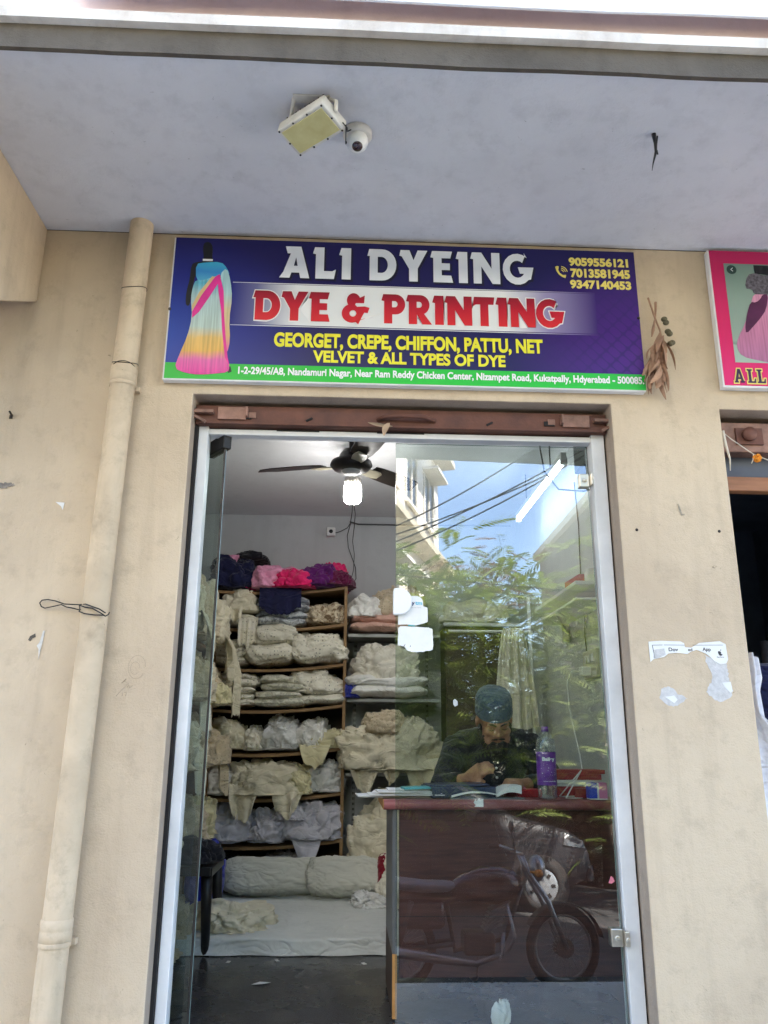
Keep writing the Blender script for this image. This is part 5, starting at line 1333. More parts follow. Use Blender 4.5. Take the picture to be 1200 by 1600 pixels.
# things on the floor
m = heap((.575, .33, .003), (.060, .04, .088), 91, fold=.45, freq=2.4, e=1.0, lump=.4, nu=40, nv=24)
tag(obj('crumpled_tissue', m, M['paper'], loc=(.575, .33, .003)), 'crumpled white tissue on the floor between the glass leaf and the desk', 'tissue')
m = MB().add([(-.375, .86, .002), (-.33, .85, .006), (-.295, .885, .003), (-.345, .90, .002)], [(0, 1, 2, 3)]).add([(-.375, .86, .001), (-.33, .85, .005), (-.295, .885, .002), (-.345, .90, .001)], [(3, 2, 1, 0)])
tag(obj('paper_bit', m, M['paper'], loc=(-.335, .87, .002)), 'small torn white paper bit lying alone on the dark floor', 'paper scrap')
rg = random.Random(12)
for i, (x, y, l) in enumerate(((-.52, 1.22, 'tiny white fleck on the floor beside the mattress, nearer the chair leg'), (-.30, 1.24, 'tiny white fleck on the floor in front of the mattress middle'), (.10, 1.18, 'tiny white fleck on the floor near the desk side'))):
    tag(obj('paper_fleck', MB().obox((x, y, .002), (.03, .016, .002), (0, 0, rg.uniform(0, 3))), M['paper'], loc=(x, y, .002)), l, 'paper scrap', 'paper flecks on the floor')

# stickers on the closed leaf
def gy(z): return .115+(z-1.0)*math.tan(ALPHA)-.0006
def on_glass(poly, d, lift=0):
    m = MB(); n = len(poly)
    v = [(x, gy(z)-lift-d, z) for x, z in poly]+[(x, gy(z)-lift, z) for x, z in poly]
    f = [list(range(n)), [2*n-1-i for i in range(n)]]+[((i+1) % n, i, n+i, n+(i+1) % n) for i in range(n)]
    return m.add(v, f)
s1 = [(.188, 1.400), (.188, 1.50), (.215, 1.512), (.262, 1.511), (.275, 1.505), (.283, 1.493), (.284, 1.472), (.301, 1.466), (.301, 1.412), (.284, 1.406), (.255, 1.398), (.22, 1.402)]
ST = thing('payment_sticker', 'white payment sticker with torn corner beside the lock knob', 'sticker', (.24, .12, 1.45))
obj('sheet', on_glass(s1, .0004), M['paper'], ST)
def glass_text(s, x0, x1, z0_, z1_, bold):
    m = text_mb(s, x0, x1, z0_, z1_, 0, .0003, bold); m.v = [(x, gy(z)-.0006+y, z) for x, y, z in m.v]; return m
obj('brand_text', glass_text('ay', .232, .252, 1.473, 1.487, .04), pmat('navy_ink', (.02, .03, .12), .5, .1), ST)
obj('brand_text', glass_text('tm', .2535, .280, 1.4765, 1.4895, .03), pmat('cyan_ink', (.12, .48, .62), .5, .1), ST)
obj('small_print', glass_text('Accepted Here', .226, .276, 1.464, 1.468, .0), pmat('grey_ink', (.35, .35, .36), .5, .1), ST)
obj('teal_edge', on_glass([(.226, 1.400), (.252, 1.397), (.252, 1.3935), (.226, 1.396)], .0004, .0005), pmat('teal_print', (.05, .42, .45), .5, .1), ST)
s2 = [(.188, 1.322), (.188, 1.385), (.196, 1.394), (.30, 1.392), (.318, 1.384), (.321, 1.335), (.318, 1.306), (.29, 1.302), (.284, 1.298), (.255, 1.298), (.236, 1.300), (.22, 1.306), (.212, 1.317), (.20, 1.322)]
o = obj('sticker_remnant', on_glass(jag(s2, .0015, 4), .0004), M['paper'], loc=(.25, .12, 1.34)); tag(o, 'blank white sticker remnant with frayed lower edge under the payment sticker', 'sticker')
obj('scratch', on_glass([(.206, 1.316), (.211, 1.3165), (.216, 1.327), (.2145, 1.3275)], .0003, .0005).merge(on_glass([(.232, 1.317), (.236, 1.3175), (.2355, 1.323), (.2335, 1.3225)], .0003, .0005)), pmat('grey_scratch', (.22, .22, .24), .7, .1), o)
m = on_glass([(.925, .505), (.935, .528), (.943, .522), (.947, .51), (.935, .502)], .0004); m.merge(on_glass([(.935, .5265), (.943, .5225), (.938, .518)], .0003, .0005))
tag(obj('pink_sticker', m, pmat('pink_sticker', (.62, .18, .24), .5, .2), loc=(.935, .11, .515)), 'small pink torn sticker low on the closed leaf near the lower hinge', 'sticker')
o = on_glass([(.392, 1.108), (.392, 1.122), (.398, 1.128), (.408, 1.120), (.409, 1.106), (.398, 1.100)], .0004); tag(obj('grey_sticker', o, pmat('translucent_tape', (.46, .47, .46), .5, .1), loc=(.40, .11, 1.11)), 'small grey tape scrap stuck on the glass left of the seated man', 'sticker')

# back of the shop behind the man
CP = thing('dark_cupboard', 'dark brown cupboard against the back wall behind the seated man', 'cupboard', (.92, 2.68, 0))
obj('body', MB().box(.66, 1.20, 2.56, 2.845, .0, 1.74), M['darkwood'], CP, bevel=.004)
obj('door', MB().box(.668, .928, 2.545, 2.5595, .05, 1.70), M['darkwood'], CP, bevel=.003)
obj('door', MB().box(.933, 1.192, 2.545, 2.5595, .05, 1.70), M['darkwood'], CP, bevel=.003)
obj('top_trim', MB().box(.65, 1.21, 2.535, 2.845, 1.741, 1.765), M['white'], CP, bevel=.002)
bundle('cloth_bundle', 'ivory', 'ivory cloth heap on top of the dark cupboard', heap((.88, 2.68, 1.766), (.46, .28, .18), 92, fold=.2), 'cloth bundle')
RL = thing('hanging_rail', 'thin white metal rail frame standing on the right wall side', 'rail', (1.14, 1.95, 0))
obj('post', MB().tube([(1.13, 2.05, 0), (1.13, 2.05, 1.86)], .011, 8), M['white'], RL)
obj('cross_bar', MB().tube([(.62, 2.05, 1.64), (1.15, 2.05, 1.64)], .008, 8), M['white'], RL)
HC = MB(); nu, nv = 60, 46; G = np.zeros((nu, nv, 3))
for i in range(nu):
    for j in range(nv):
        u, v_ = i/(nu-1), j/(nv-1)
        w = .10+.13*v_**.7
        x = 1.02+(u-.5)*2*w*.62; y = 2.03-.05*math.sin(u*3.14)-.022*math.sin(u*26+v_*1.5)*min(1, .3+v_)-.012*math.sin(u*47+1)
        G[i, j] = (x, y, 1.655-.62*v_*(1-.10*abs(u-.4)))
HC.grid(G); G2 = G.copy(); G2[..., 1] += .006; HC.grid(G2[::-1])
bundle('hanging_cloth', 'ivory', 'ivory cloth hanging in pleats from the rail behind the man', HC, 'hanging cloth')
# right wall shelf, switchboard, cord
RSx = thing('wall_shelf', 'narrow white shelf with a red box high on the right wall', 'shelf', (1.15, 1.1, 1.72))
obj('board', MB().box(1.06, 1.238, .75, 1.60, 1.690, 1.708), M['white'], RSx, bevel=.002)
obj('board', MB().box(1.06, 1.238, .75, 1.60, 1.618, 1.630), M['white'], RSx, bevel=.002)
for y in (.80, 1.55): obj('bracket', MB().box(1.20, 1.238, y-.012, y+.012, 1.52, 1.6175), M['greymetal'], RSx)
tag(obj('red_packet', MB().obox((1.14, .92, 1.731), (.10, .22, .042), (0, 0, .05)), pmat('red_packet', (.52, .06, .08), .45, .2), loc=(1.14, .92, 1.71), bevel=.003), 'flat red packet lying on the narrow right wall shelf', 'packet')
tag(obj('white_jar', MB().lathe([(0, 1.709), (.028, 1.709), (.03, 1.715), (.03, 1.755), (.022, 1.765), (.022, 1.775), (0, 1.777)], (1.15, .80, 0), 'z', 20), M['white'], loc=(1.15, .8, 1.71)), 'small white jar standing beside the red packet', 'jar')
SW = thing('switch_board', 'cream switchboard with a plugged charger on the right wall', 'switchboard', (1.235, 1.15, 1.36))
obj('plate', MB().box(1.222, 1.239, 1.04, 1.26, 1.29, 1.43), pmat('cream_plastic', (.60, .57, .46), .4, .08), SW, bevel=.003)
for k in range(3): obj('switch', MB().box(1.214, 1.2215, 1.065+.06*k, 1.095+.06*k, 1.365, 1.405), M['white'], SW, bevel=.002)
obj('charger', MB().box(1.170, 1.2215, 1.12, 1.17, 1.30, 1.345), M['white'], SW, bevel=.005)
tag(obj('charger_cord', MB().tube([(1.17, 1.14, 1.32), (1.12, 1.12, 1.32), (1.09, 1.10, 1.27), (1.08, 1.06, 1.14), (1.085, 1.0, 1.02), (1.075, .9, .92), (1.06, .82, .85), (1.05, .78, .785)], .003, 6), M['white'], loc=(1.09, 1.0, 1.1)), 'thin white charger cord hanging from the switchboard to the desk', 'cord')
tag(obj('wall_cable', MB().tube([(1.232, 1.22, 1.43), (1.232, 1.23, 1.55), (1.232, 1.19, 1.62), (1.232, 1.24, 1.80), (1.232, 1.22, 2.1), (1.232, 1.25, 2.36)], .0035, 6), M['black'], loc=(1.23, 1.2, 1.8)), 'dark cable running up the right wall from the switchboard', 'cable')

# ================================================================== THE SEATED MAN
SKIN = pmat('brown_skin', (.40, .205, .12), .55, .12, 18, .15, 160)
HAIRM = pmat('black_beard', (.022, .018, .016), .8, .4, 60, .8, 220)
KURTA = cloth('black_kurta', (.020, .021, .025), rough=.9, var=.3)
CAPM = cloth('slate_blue_cap', (.085, .125, .175), rough=.9, var=.3)
PE = thing('seated_man', 'man in a slate blue skullcap and black kurta reading behind the desk', 'person', (.66, 1.05, 0))
HCt = Vector((.668, .815, 1.075)); HR = Matrix.Rotation(R(30), 3, 'X')     # head tipped down to the book
HR = Matrix.Rotation(R(-4), 3, 'Y') @ HR
def hp(p): return HCt+HR @ Vector(p)
hb_ = MB()
def E(mb_, c, r, n=12, loc=True): 
    mb_.ell(hp(c) if loc else c, r, n, 0, HR if loc else None)
E(hb_, (0, .010, .030), (.076, .096, .082))           # skull
E(hb_, (0, -.030, -.030), (.062, .062, .072))         # face block
E(hb_, (0, -.046, -.082), (.042, .036, .030))         # chin and jaw
for s in (-1, 1):
    E(hb_, (s*.040, -.040, -.066), (.026, .046, .036))
    E(hb_, (s*.038, -.068, -.022), (.024, .020, .018))   # cheek
    E(hb_, (s*.030, -.083, .019), (.024, .012, .008))    # brow
    E(hb_, (s*.030, -.078, .003), (.014, .011, .009))    # closed eyelid
    E(hb_, (s*.077, .010, -.008), (.008, .020, .030))    # ear
    E(hb_, (s*.012, -.094, -.030), (.009, .010, .008))   # nostril wing
E(hb_, (0, -.090, -.004), (.009, .012, .026)); E(hb_, (0, -.099, -.026), (.012, .014, .012))
E(hb_, (0, -.086, -.056), (.020, .010, .006)); E(hb_, (0, -.084, -.064), (.018, .010, .006))
# neck, torso, legs, arms: one skeleton of tapered tubes fused with the head
hb_.tube([hp((0, .03, -.03)), (.672, .93, 1.0), (.675, 1.0, .94)], [.052, .056, .066], 14)
hb_.tube([(.68, 1.01, .95), (.68, 1.06, .75), (.68, 1.10, .56)], [.12, .135, .14], 16)
SHL, SHR = Vector((.525, .97, .955)), Vector((.845, .97, .965))
ELL, WRL = Vector((.425, .80, .79)), Vector((.515, .68, .822))
ELR, WRR = Vector((.915, .77, .805)), Vector((.745, .60, .805))
hb_.tube([(.68, 1.0, .965), SHL], [.08, .062], 12).tube([(.68, 1.0, .965), SHR], [.08, .062], 12)
hb_.tube([SHL, ELL], [.054, .042], 12).tube([ELL, WRL], [.042, .027], 12)
hb_.tube([SHR, ELR], [.054, .042], 12).tube([ELR, WRR], [.042, .027], 12)
for s in (-1, 1):
    hip = Vector((.68+s*.09, 1.08, .52)); kn = Vector((.68+s*.13, .68, .50)); an = Vector((.68+s*.12, 1.02, .09))
    hb_.tube([hip, kn], [.085, .058], 12).tube([kn, an], [.056, .036], 12)
    hb_.tube([an+Vector((0, .03, -.035)), an+Vector((0, -.06, -.055)), an+Vector((0, -.15, -.065))], [.034, .032, .022], 10)
def hand(mb_, w, fwd, nrm, thumb_side, curl):
    fwd = Vector(fwd).normalized(); nrm = Vector(nrm).normalized(); nrm = (nrm-fwd*nrm.dot(fwd)).normalized(); sd = fwd.cross(nrm).normalized()*thumb_side
    mb_.tube([w, w+fwd*.03, w+fwd*.085], [.024, .030, .034], 12)
    for k, (off, L) in enumerate(((.030, .068), (.011, .078), (-.009, .073), (-.027, .056))):
        b0 = w+fwd*.078+sd*off
        p1 = b0+fwd*L*.45-nrm*L*.10*curl; p2 = p1+fwd*L*.25*(1-.3*curl)-nrm*L*.28*curl; p3 = p2+fwd*L*.10*(1-curl)-nrm*L*.26*curl
        mb_.tube([b0-fwd*.02, b0, p1, p2, p3], [.011, .0105, .0092, .0085, .0065], 8)
    t0 = w+fwd*.028+sd*.024
    mb_.tube([t0, t0+sd*.022+fwd*.022-nrm*.008, t0+sd*.026+fwd*.052-nrm*.022], [.014, .0115, .008], 8)
hand(hb_, WRL, (.32, -.20, .22), (-.3, -.55, .6), 1, .6)
hand(hb_, WRR, (-.85, -.35, -.05), (0, 0, 1), -1, .55)
body = remeshed(hb_, .0055, 5, .5)
obj('body', body, SKIN, PE)
# kurta
kb_ = MB()
kb_.tube([(.672, .955, .985), (.68, 1.0, .93), (.68, 1.04, .80), (.68, 1.09, .60), (.68, 1.10, .44)], [.085, .135, .155, .16, .19], 20)
for S_2, E_2, W_2, q in ((SHL, ELL, WRL, .80), (SHR, ELR, WRR, .86)):
    kb_.ell(S_2+Vector((0, .005, -.01)), (.070, .075, .066), 10)
    kb_.tube([(.68, 1.01, .945), S_2], [.115, .070], 14)
    kb_.tube([S_2, S_2*.5+E_2*.5+Vector((0, 0, .006)), E_2, E_2*(1-q)+W_2*q], [.070, .060, .054, .040], 14)
kb_.ell((.68, .95, .84), (.15, .12, .15), 12)
for s in (-1, 1):
    kb_.tube([(.68+s*.09, 1.06, .52), (.68+s*.13, .66, .50)], [.115, .085], 12)
kz = remeshed(kb_, .010, 4, .5)
Pk = np.array(kz.v); d = fold_noise(Pk*np.array([1, 1, .7]), 33, 9, .5)
cen = np.array([.68, 1.03, .8]); nrm_ = Pk-cen; nrm_ /= np.linalg.norm(nrm_, axis=1)[:, None]+1e-6
kz.v = [tuple(p) for p in Pk+nrm_*(d*.007)[:, None]]
KU = obj('kurta', kz, KURTA, PE)
for zz, yy in ((.905, .862), (.865, .842), (.825, .832)):
    obj('button', MB().lathe([(0, -.006), (.0055, -.005), (.006, 0)], (.672, yy-.02, zz), 'y', 10), M['white'], KU)
obj('collar', MB().tube([(.672+.064*math.sin(R(a)), .945-.066*math.cos(R(a)), .985+.02*(1-math.cos(R(a)))*.6) for a in range(-170, 171, 20)], .014, 8), KURTA, KU)
tr_ = MB()
for s in (-1, 1):
    tr_.tube([(.68+s*.13, .68, .50), (.68+s*.125, .84, .30), (.68+s*.12, 1.02, .10)], [.075, .07, .060], 14)
obj('trousers', tr_, KURTA, PE)
# cap, beard, moustache, brows
cp = MB()
prof = [(.0835, .020), (.0855, .024), (.086, .060), (.083, .096), (.072, .116), (.050, .127), (.022, .130), (0, .131)]
n = 72; v = []; f = []
for r_, h in prof:
    for k in range(n):
        a = 2*math.pi*k/n; rb = r_*(1+.022*math.sin(a*16)*(1 if .03 < h < .125 else .2))
        v.append(hp((rb*math.cos(a)*.95, .012+rb*math.sin(a)*1.16, h+.010)))
for i in range(len(prof)-1):
    for k in range(n): f.append((i*n+k, i*n+(k+1) % n, (i+1)*n+(k+1) % n, (i+1)*n+k))
cp.add(v, f, 0, True)
cap_ = obj('skullcap', cp, CAPM, PE)
cbn = MB(); v = []; f = []
for r_, h in ((.0875, .020), (.0885, .024), (.0885, .042), (.0872, .045)):
    for k in range(n):
        a = 2*math.pi*k/n; v.append(hp((r_*math.cos(a)*.95, .012+r_*math.sin(a)*1.16, h+.010)))
for i in range(3):
    for k in range(n): f.append((i*n+k, i*n+(k+1) % n, (i+1)*n+(k+1) % n, (i+1)*n+k))
cbn.add(v, f, 0, True); obj('cap_band', cbn, CAPM, cap_)
bd = MB()
rg = random.Random(4)
E(bd, (0, -.066, -.096), (.058, .050, .040))
for s in (-1, 1):
    E(bd, (s*.046, -.040, -.074), (.026, .040, .038)); E(bd, (s*.066, -.010, -.045), (.012, .024, .036)); E(bd, (s*.016, -.092, -.048), (.017, .006, .005))
E(bd, (0, -.078, -.128), (.040, .034, .034))
bz = remeshed(bd, .004, 3, .5)
Pb = np.array(bz.v); dn = perlin(Pb*150)*.0035+perlin(Pb*60+9)*.004
cb_ = np.array(hp((0, -.03, -.06))); nb = Pb-cb_; nb /= np.linalg.norm(nb, axis=1)[:, None]
bz.v = [tuple(p) for p in Pb+nb*dn[:, None]]
obj('beard', bz, HAIRM, PE)
for s in (-1, 1):
    m = MB(); m.tube([hp((s*.010, -.096, .018)), hp((s*.028, -.094, .026)), hp((s*.050, -.078, .020))], [.0025, .004, .002], 8); obj('eyebrow', m, HAIRM, PE)
    m = MB(); m.tube([hp((s*.017, -.0885, -.001)), hp((s*.030, -.090, -.005)), hp((s*.043, -.083, -.002))], [.0012, .0018, .001], 6); obj('eyelash', m, HAIRM, PE)
hrm = MB(); E(hrm, (0, .040, -.010), (.075, .068, .055)); obj('hair', hrm, HAIRM, PE)
# his stool
SO = thing('stool', 'plain dark stool under the seated man', 'stool', (.68, 1.12, 0))
obj('seat', MB().lathe([(0, .405), (.16, .405), (.17, .415), (.17, .43), (.16, .44), (0, .44)], (.68, 1.10, 0), 'z', 28), M['black'], SO)
for a in (45, 135, 225, 315):
    obj('leg', MB().tube([(.68+.11*math.cos(R(a)), 1.10+.11*math.sin(R(a)), .41), (.68+.17*math.cos(R(a)), 1.10+.17*math.sin(R(a)), .001)], .014, 8), M['darksteel'], SO)
# ================================================================== THE STREET (seen mirrored in the closed glass leaf)
GZ = -.70
# ---- parked car, near side towards the shop, nose to +x
M['carpaint'] = pmat('dark_grey_car_paint', (.028, .029, .033), .5, .08, 3, 0, spec=.3)
M['carglass'] = pmat('dark_car_glass', (.012, .016, .018), .06, .2, 3, 0, spec=.9)
M['tyre'] = pmat('tyre_rubber', (.02, .02, .02), .85, .2, 30, .3, 80)
M['hubcap'] = pmat('silver_hubcap', (.40, .41, .42), .35, .1, 12, .03, metal=.5)
M['silverm'] = pmat('bright_metal', (.26, .26, .27), .4, .1, 12, .03, metal=.9)
CX0, CY0 = -.62, -7.30          # rear bumper x, near-side y
CA = thing('parked_car', 'dark grey hatchback parked across the road, reflected in the closed glass leaf', 'car', (1.2, -8.05, GZ))
def cz(h): return GZ+h
sec = []      # x, belt half-width factor, z bottom, z shoulder, z top, top half width
XS = [0, .06, .20, .5, .9, 1.3, 1.7, 2.1, 2.4, 2.62, 2.85, 3.15, 3.42, 3.58, 3.66]
ZT = [.86, 1.30, 1.50, 1.60, 1.62, 1.62, 1.60, 1.53, 1.34, 1.13, 1.02, .97, .90, .80, .66]
ZS = [.80, .95, 1.0, 1.0, 1.0, 1.0, .99, .98, .97, .96, .94, .90, .85, .74, .62]
HW = [.66, .72, .75, .78, .79, .79, .79, .79, .79, .79, .78, .77, .74, .68, .60]
RW = [.60, .56, .57, .58, .58, .58, .58, .58, .60, .68, .70, .69, .66, .60, .52]
ZB = [.42, .30, .26, .22, .20, .20, .20, .20, .20, .20, .22, .24, .28, .32, .40]
yc = CY0-.80
G = []
for x, zt, zs_, hw, rw, zb in zip(XS, ZT, ZS, HW, RW, ZB):
    ring = []
    pts = [(hw*.88, zb), (hw*.98, zb+.10), (hw, (zb+zs_)*.5), (hw*.985, zs_-.06), (hw*.955, zs_), (rw+(hw*.955-rw)*.45, zs_+(zt-zs_)*.55), (rw, zt-.05 if zt-zs_ > .1 else zt-.01), (rw*.86, zt), (0, zt+.012)]
    ring = [(CX0+x, yc+a, cz(z)) for a, z in pts]+[(CX0+x, yc-a, cz(z)) for a, z in reversed(pts[:-1])]
    G.append(ring)
m = MB(); Gn = np.array(G); m.grid(Gn)
npt = len(G[0]); m.add(G[0], [list(range(npt))]); m.add(G[-1], [list(reversed(range(npt)))])
m.add([p for r_ in G for p in (r_[0], r_[-1])], [(2*i, 2*i+1, 2*i+3, 2*i+2) for i in range(len(G)-1)])
body_ = obj('body', m, M['carpaint'], CA)
sub = body_.modifiers.new('sub', 'SUBSURF'); sub.levels = 2; sub.render_levels = 2
def side_pt(x, z, s=1, out=.006):
    """a point on the flank at car x and height z"""
    hw = np.interp(x, XS, HW)*.955; rw = np.interp(x, XS, RW); zs_ = np.interp(x, XS, ZS); zt = np.interp(x, XS, ZT)
    if z <= zs_: w = np.interp(z, [.2, .4, zs_-.06, zs_], [hw*.96, hw*1.04, hw*1.03, hw])
    else:
        t_ = min(1, (z-zs_)/max(.05, zt-.05-zs_)); w = hw+(rw-hw)*t_
    return (CX0+x, yc+s*(w+out), cz(z))
def flank(poly, mat, name, s=1, out=.008, parent=CA):
    q = []
    for i in range(len(poly)):
        a, b_ = poly[i], poly[(i+1) % len(poly)]
        for k in range(4): q.append((a[0]+(b_[0]-a[0])*k/4, a[1]+(b_[1]-a[1])*k/4))
    v = [side_pt(x, z, s, out) for x, z in q]+[side_pt(x, z, s, out-.02) for x, z in q]
    n_ = len(q); f = [list(range(n_)) if s < 0 else list(reversed(range(n_)))]+[(i, (i+1) % n_, n_+(i+1) % n_, n_+i) for i in range(n_)]
    return obj(name, MB().add(v, f), mat, parent)
for s in (1, -1):
    flank([(.36, 1.04), (.95, 1.03), (.95, 1.50), (.62, 1.48), (.46, 1.40)], M['carglass'], 'side_window', s, .012)
    flank([(1.02, 1.03), (1.62, 1.02), (1.62, 1.49), (1.02, 1.50)], M['carglass'], 'side_window', s, .012)
    flank([(1.69, 1.02), (2.40, 1.00), (2.16, 1.30), (1.98, 1.44), (1.69, 1.48)], M['carglass'], 'side_window', s, .012)
    for xx in (.985, 1.655, 2.50):
        flank([(xx, .34), (xx+.008, .34), (xx+.008, .97), (xx, .97)], M['darkgap'], 'door_gap', s, .008)
    for xx in (1.12, 1.80):
        flank([(xx, .86), (xx+.16, .86), (xx+.16, .90), (xx, .90)], M['carpaint'], 'door_handle', s, .03)
    flank([(.9, .30), (2.6, .30), (2.6, .36), (.9, .36)], M['tyre'], 'sill_strip', s, .015)
    flank([(3.30, .74), (3.60, .70), (3.58, .78), (3.34, .88)], pmat('headlamp_lens', (.09, .095, .10), .3, .1, 9, 0, spec=.9), 'headlight', s, .012)
    m = MB(); p = Vector(side_pt(2.28, 1.04, s)); m.ell(p+Vector((0, s*.09, .03)), (.06, .08, .055), 10); m.tube([p, p+Vector((0, s*.08, .02))], .018, 8); obj('wing_mirror', m, M['carpaint'], CA)
    for wx in (.55, 3.00):
        y1 = yc+s*.80; c = (CX0+wx, 0, cz(.29))
        m = MB(); m.lathe([(0, y1+s*.004), (.335, y1+s*.004), (.345, y1-s*.10)], c, 'y', 32); obj('wheel_arch', m, M['darkgap'], CA)
        m = MB(); m.lathe([(.19, y1-s*.16), (.275, y1-s*.16), (.29, y1-s*.12), (.29, y1-s*.02), (.275, y1+s*.018), (.20, y1+s*.014), (.19, y1)], c, 'y', 36)
        wh = obj('wheel', m, M['tyre'], CA)
        m = MB(); m.lathe([(0, y1+s*.026), (.05, y1+s*.026), (.09, y1+s*.020), (.17, y1+s*.018), (.195, y1+s*.008)], c, 'y', 36); hc_ = obj('hub_cap', m, M['hubcap'], wh)
        m = MB()
        for k in range(7):
            a = 2*math.pi*k/7; m.obox((c[0]+.135*math.cos(a), y1+s*.021, c[2]+.135*math.sin(a)), (.05, .006, .034), (0, -a, 0))
        obj('vent_hole', m, M['darkgap'], hc_)
m = MB(); m.add([(CX0+2.08, yc-.56, cz(1.50)), (CX0+2.08, yc+.56, cz(1.50)), (CX0+2.60, yc+.66, cz(1.12)), (CX0+2.60, yc-.66, cz(1.12))], [(0, 3, 2, 1)])
m.v = [(x+.02, y, z+.045) for x, y, z in m.v]; obj('windscreen', m, M['carglass'], CA)
m = MB().box(CX0+3.60, CX0+3.70, yc-.62, yc+.62, cz(.30), cz(.50)); obj('bumper', m, M['carpaint'], CA, bevel=.04, seg=4)
m = MB().box(CX0-.06, CX0+.04, yc-.62, yc+.62, cz(.32), cz(.55)); obj('bumper', m, M['carpaint'], CA, bevel=.04, seg=4)

# ---- motorcycle nearer the shop, nose to +x
MY = -3.70; RX_, FX = .42, 1.70; WR_ = .30
MC = thing('motorcycle', 'black motorcycle parked facing right before the shop, reflected in the glass leaf', 'motorcycle', (1.06, MY, GZ))
M['bikepaint'] = pmat('black_maroon_tank', (.030, .008, .008), .2, .2, 5, 0, spec=.7)
M['bikeblack'] = pmat('black_bike_metal', (.022, .022, .024), .4, .2, 20, .05)
M['seatgrey'] = pmat('grey_vinyl_seat', (.13, .135, .15), .5, .15, 20, .2, 80)
def wheel(cx, turn, name):
    c = Vector((cx, MY, GZ+WR_)); Rt = Matrix.Rotation(turn, 3, 'Z')
    def T(p): return c+Rt @ Vector(p)
    m = MB(); m.tube([T(((WR_-.035)*math.cos(a), 0, (WR_-.035)*math.sin(a))) for a in np.linspace(0, 2*math.pi, 48, endpoint=False)], .035, 12, closed=True)
    w = obj('wheel', m, M['tyre'], MC)
    m = MB(); m.tube([T(((WR_-.075)*math.cos(a), 0, (WR_-.075)*math.sin(a))) for a in np.linspace(0, 2*math.pi, 48, endpoint=False)], .012, 8, closed=True); obj('rim', m, M['silverm'], w)
    m = MB()
    for k in range(18):
        a = 2*math.pi*k/18
        for s in (-1, 1): m.tube([T((.035*math.cos(a+s*.7), s*.03, .035*math.sin(a+s*.7))), T(((WR_-.08)*math.cos(a+s*.05), 0, (WR_-.08)*math.sin(a+s*.05)))], .0022, 5)
    obj('spoke', m, M['silverm'], w)
    m = MB(); q = [T((.07*math.cos(a), s*.045, .07*math.sin(a))) for s in (-1, 1) for a in np.linspace(0, 2*math.pi, 20, endpoint=False)]
    m.add(q, [(k, (k+1) % 20, 20+(k+1) % 20, 20+k) for k in range(20)]+[list(reversed(range(20))), list(range(20, 40))]); obj('hub', m, M['bikeblack'], w)
    m = MB(); m.grid(np.array([[T(((WR_+.025)*math.cos(a), yy, (WR_+.025)*math.sin(a)-abs(yy)*.2)) for yy in (-.05, -.02, .02, .05)] for a in (np.linspace(.2, 2.6, 22) if cx > 1 else np.linspace(.5, 2.9, 22))])); obj('mudguard', m, M['bikeblack'], w)
    return T
TF = wheel(FX, R(-8), 'front'); TR = wheel(RX_, 0, 'rear')
b_ = Vector((0, MY, GZ))
def bp_(x, y, z): return Vector((x, MY+y, GZ+z))
hd_ = bp_(1.42, 0, .86)
m = MB()
for s in (-1, 1): m.tube([TF((0, s*.07, 0)), TF((-.13, s*.075, .33)), bp_(1.44, s*.08, .84), bp_(1.40, s*.08, .96)], [.020, .020, .016, .014], 10)
obj('fork', m, M['silverm'], MC)
m = MB(); m.tube([bp_(1.42, 0, .78), bp_(1.20, 0, .70), bp_(.80, 0, .62), bp_(.40, 0, .66)], .022, 10).tube([bp_(1.40, 0, .74), bp_(1.25, 0, .36), bp_(.86, 0, .28), bp_(.80, 0, .62)], .02, 10)
for s in (-1, 1): m.tube([bp_(.84, s*.09, .34), TR((0, s*.09, 0))], .018, 8).tube([TR((0, s*.11, .02)), bp_(.52, s*.12, .64)], .022, 8)
obj('frame', m, M['bikeblack'], MC)
m = MB()
n_ = 16
rings = []
for x, w, zt, zb in ((.84, .05, .76, .66), (.92, .10, .82, .62), (1.05, .13, .87, .60), (1.2, .135, .88, .60), (1.32, .11, .86, .64), (1.39, .05, .80, .70)):
    rings.append([bp_(x, w*math.cos(a)*1.0, (zt+zb)/2+(zt-zb)/2*math.sin(a)) for a in np.linspace(0, 2*math.pi, n_, endpoint=False)])
m.grid(np.array(rings).transpose(1, 0, 2), wrap=True); m.add(rings[0], [list(range(n_))]); m.add(rings[-1], [list(reversed(range(n_)))])
obj('fuel_tank', m, M['bikepaint'], MC)
m = MB(); rings = []
for x, w, zt, h in ((.12, .05, .80, .03), (.20, .10, .82, .08), (.40, .12, .80, .09), (.62, .125, .775, .09), (.80, .10, .77, .08), (.88, .05, .76, .04)):
    rings.append([bp_(x, w*np.sign(math.cos(a))*abs(math.cos(a))**.6, zt-h/2+h/2*math.sin(a)) for a in np.linspace(0, 2*math.pi, n_, endpoint=False)])
m.grid(np.array(rings).transpose(1, 0, 2), wrap=True); m.add(rings[0], [list(range(n_))]); m.add(rings[-1], [list(reversed(range(n_)))])
obj('saddle', m, M['seatgrey'], MC)
m = MB(); m.box(.92, 1.16, MY-.12, MY+.12, GZ+.26, GZ+.42); obj('crankcase', m, M['bikeblack'], MC, bevel=.03, seg=3)
m = MB()
for k in range(7): m.obox(bp_(1.14+.012*k, 0, .44+.026*k), (.17, .18, .010), (0, R(-25), 0))
obj('cylinder_fins', m, M['silverm'], MC)
m = MB(); m.tube([bp_(1.22, .10, .42), bp_(1.20, .14, .28), bp_(1.0, .16, .22), bp_(.7, .17, .26), bp_(.30, .18, .32)], [.018, .018, .022, .036, .040], 12); obj('exhaust_pipe', m, M['silverm'], MC)
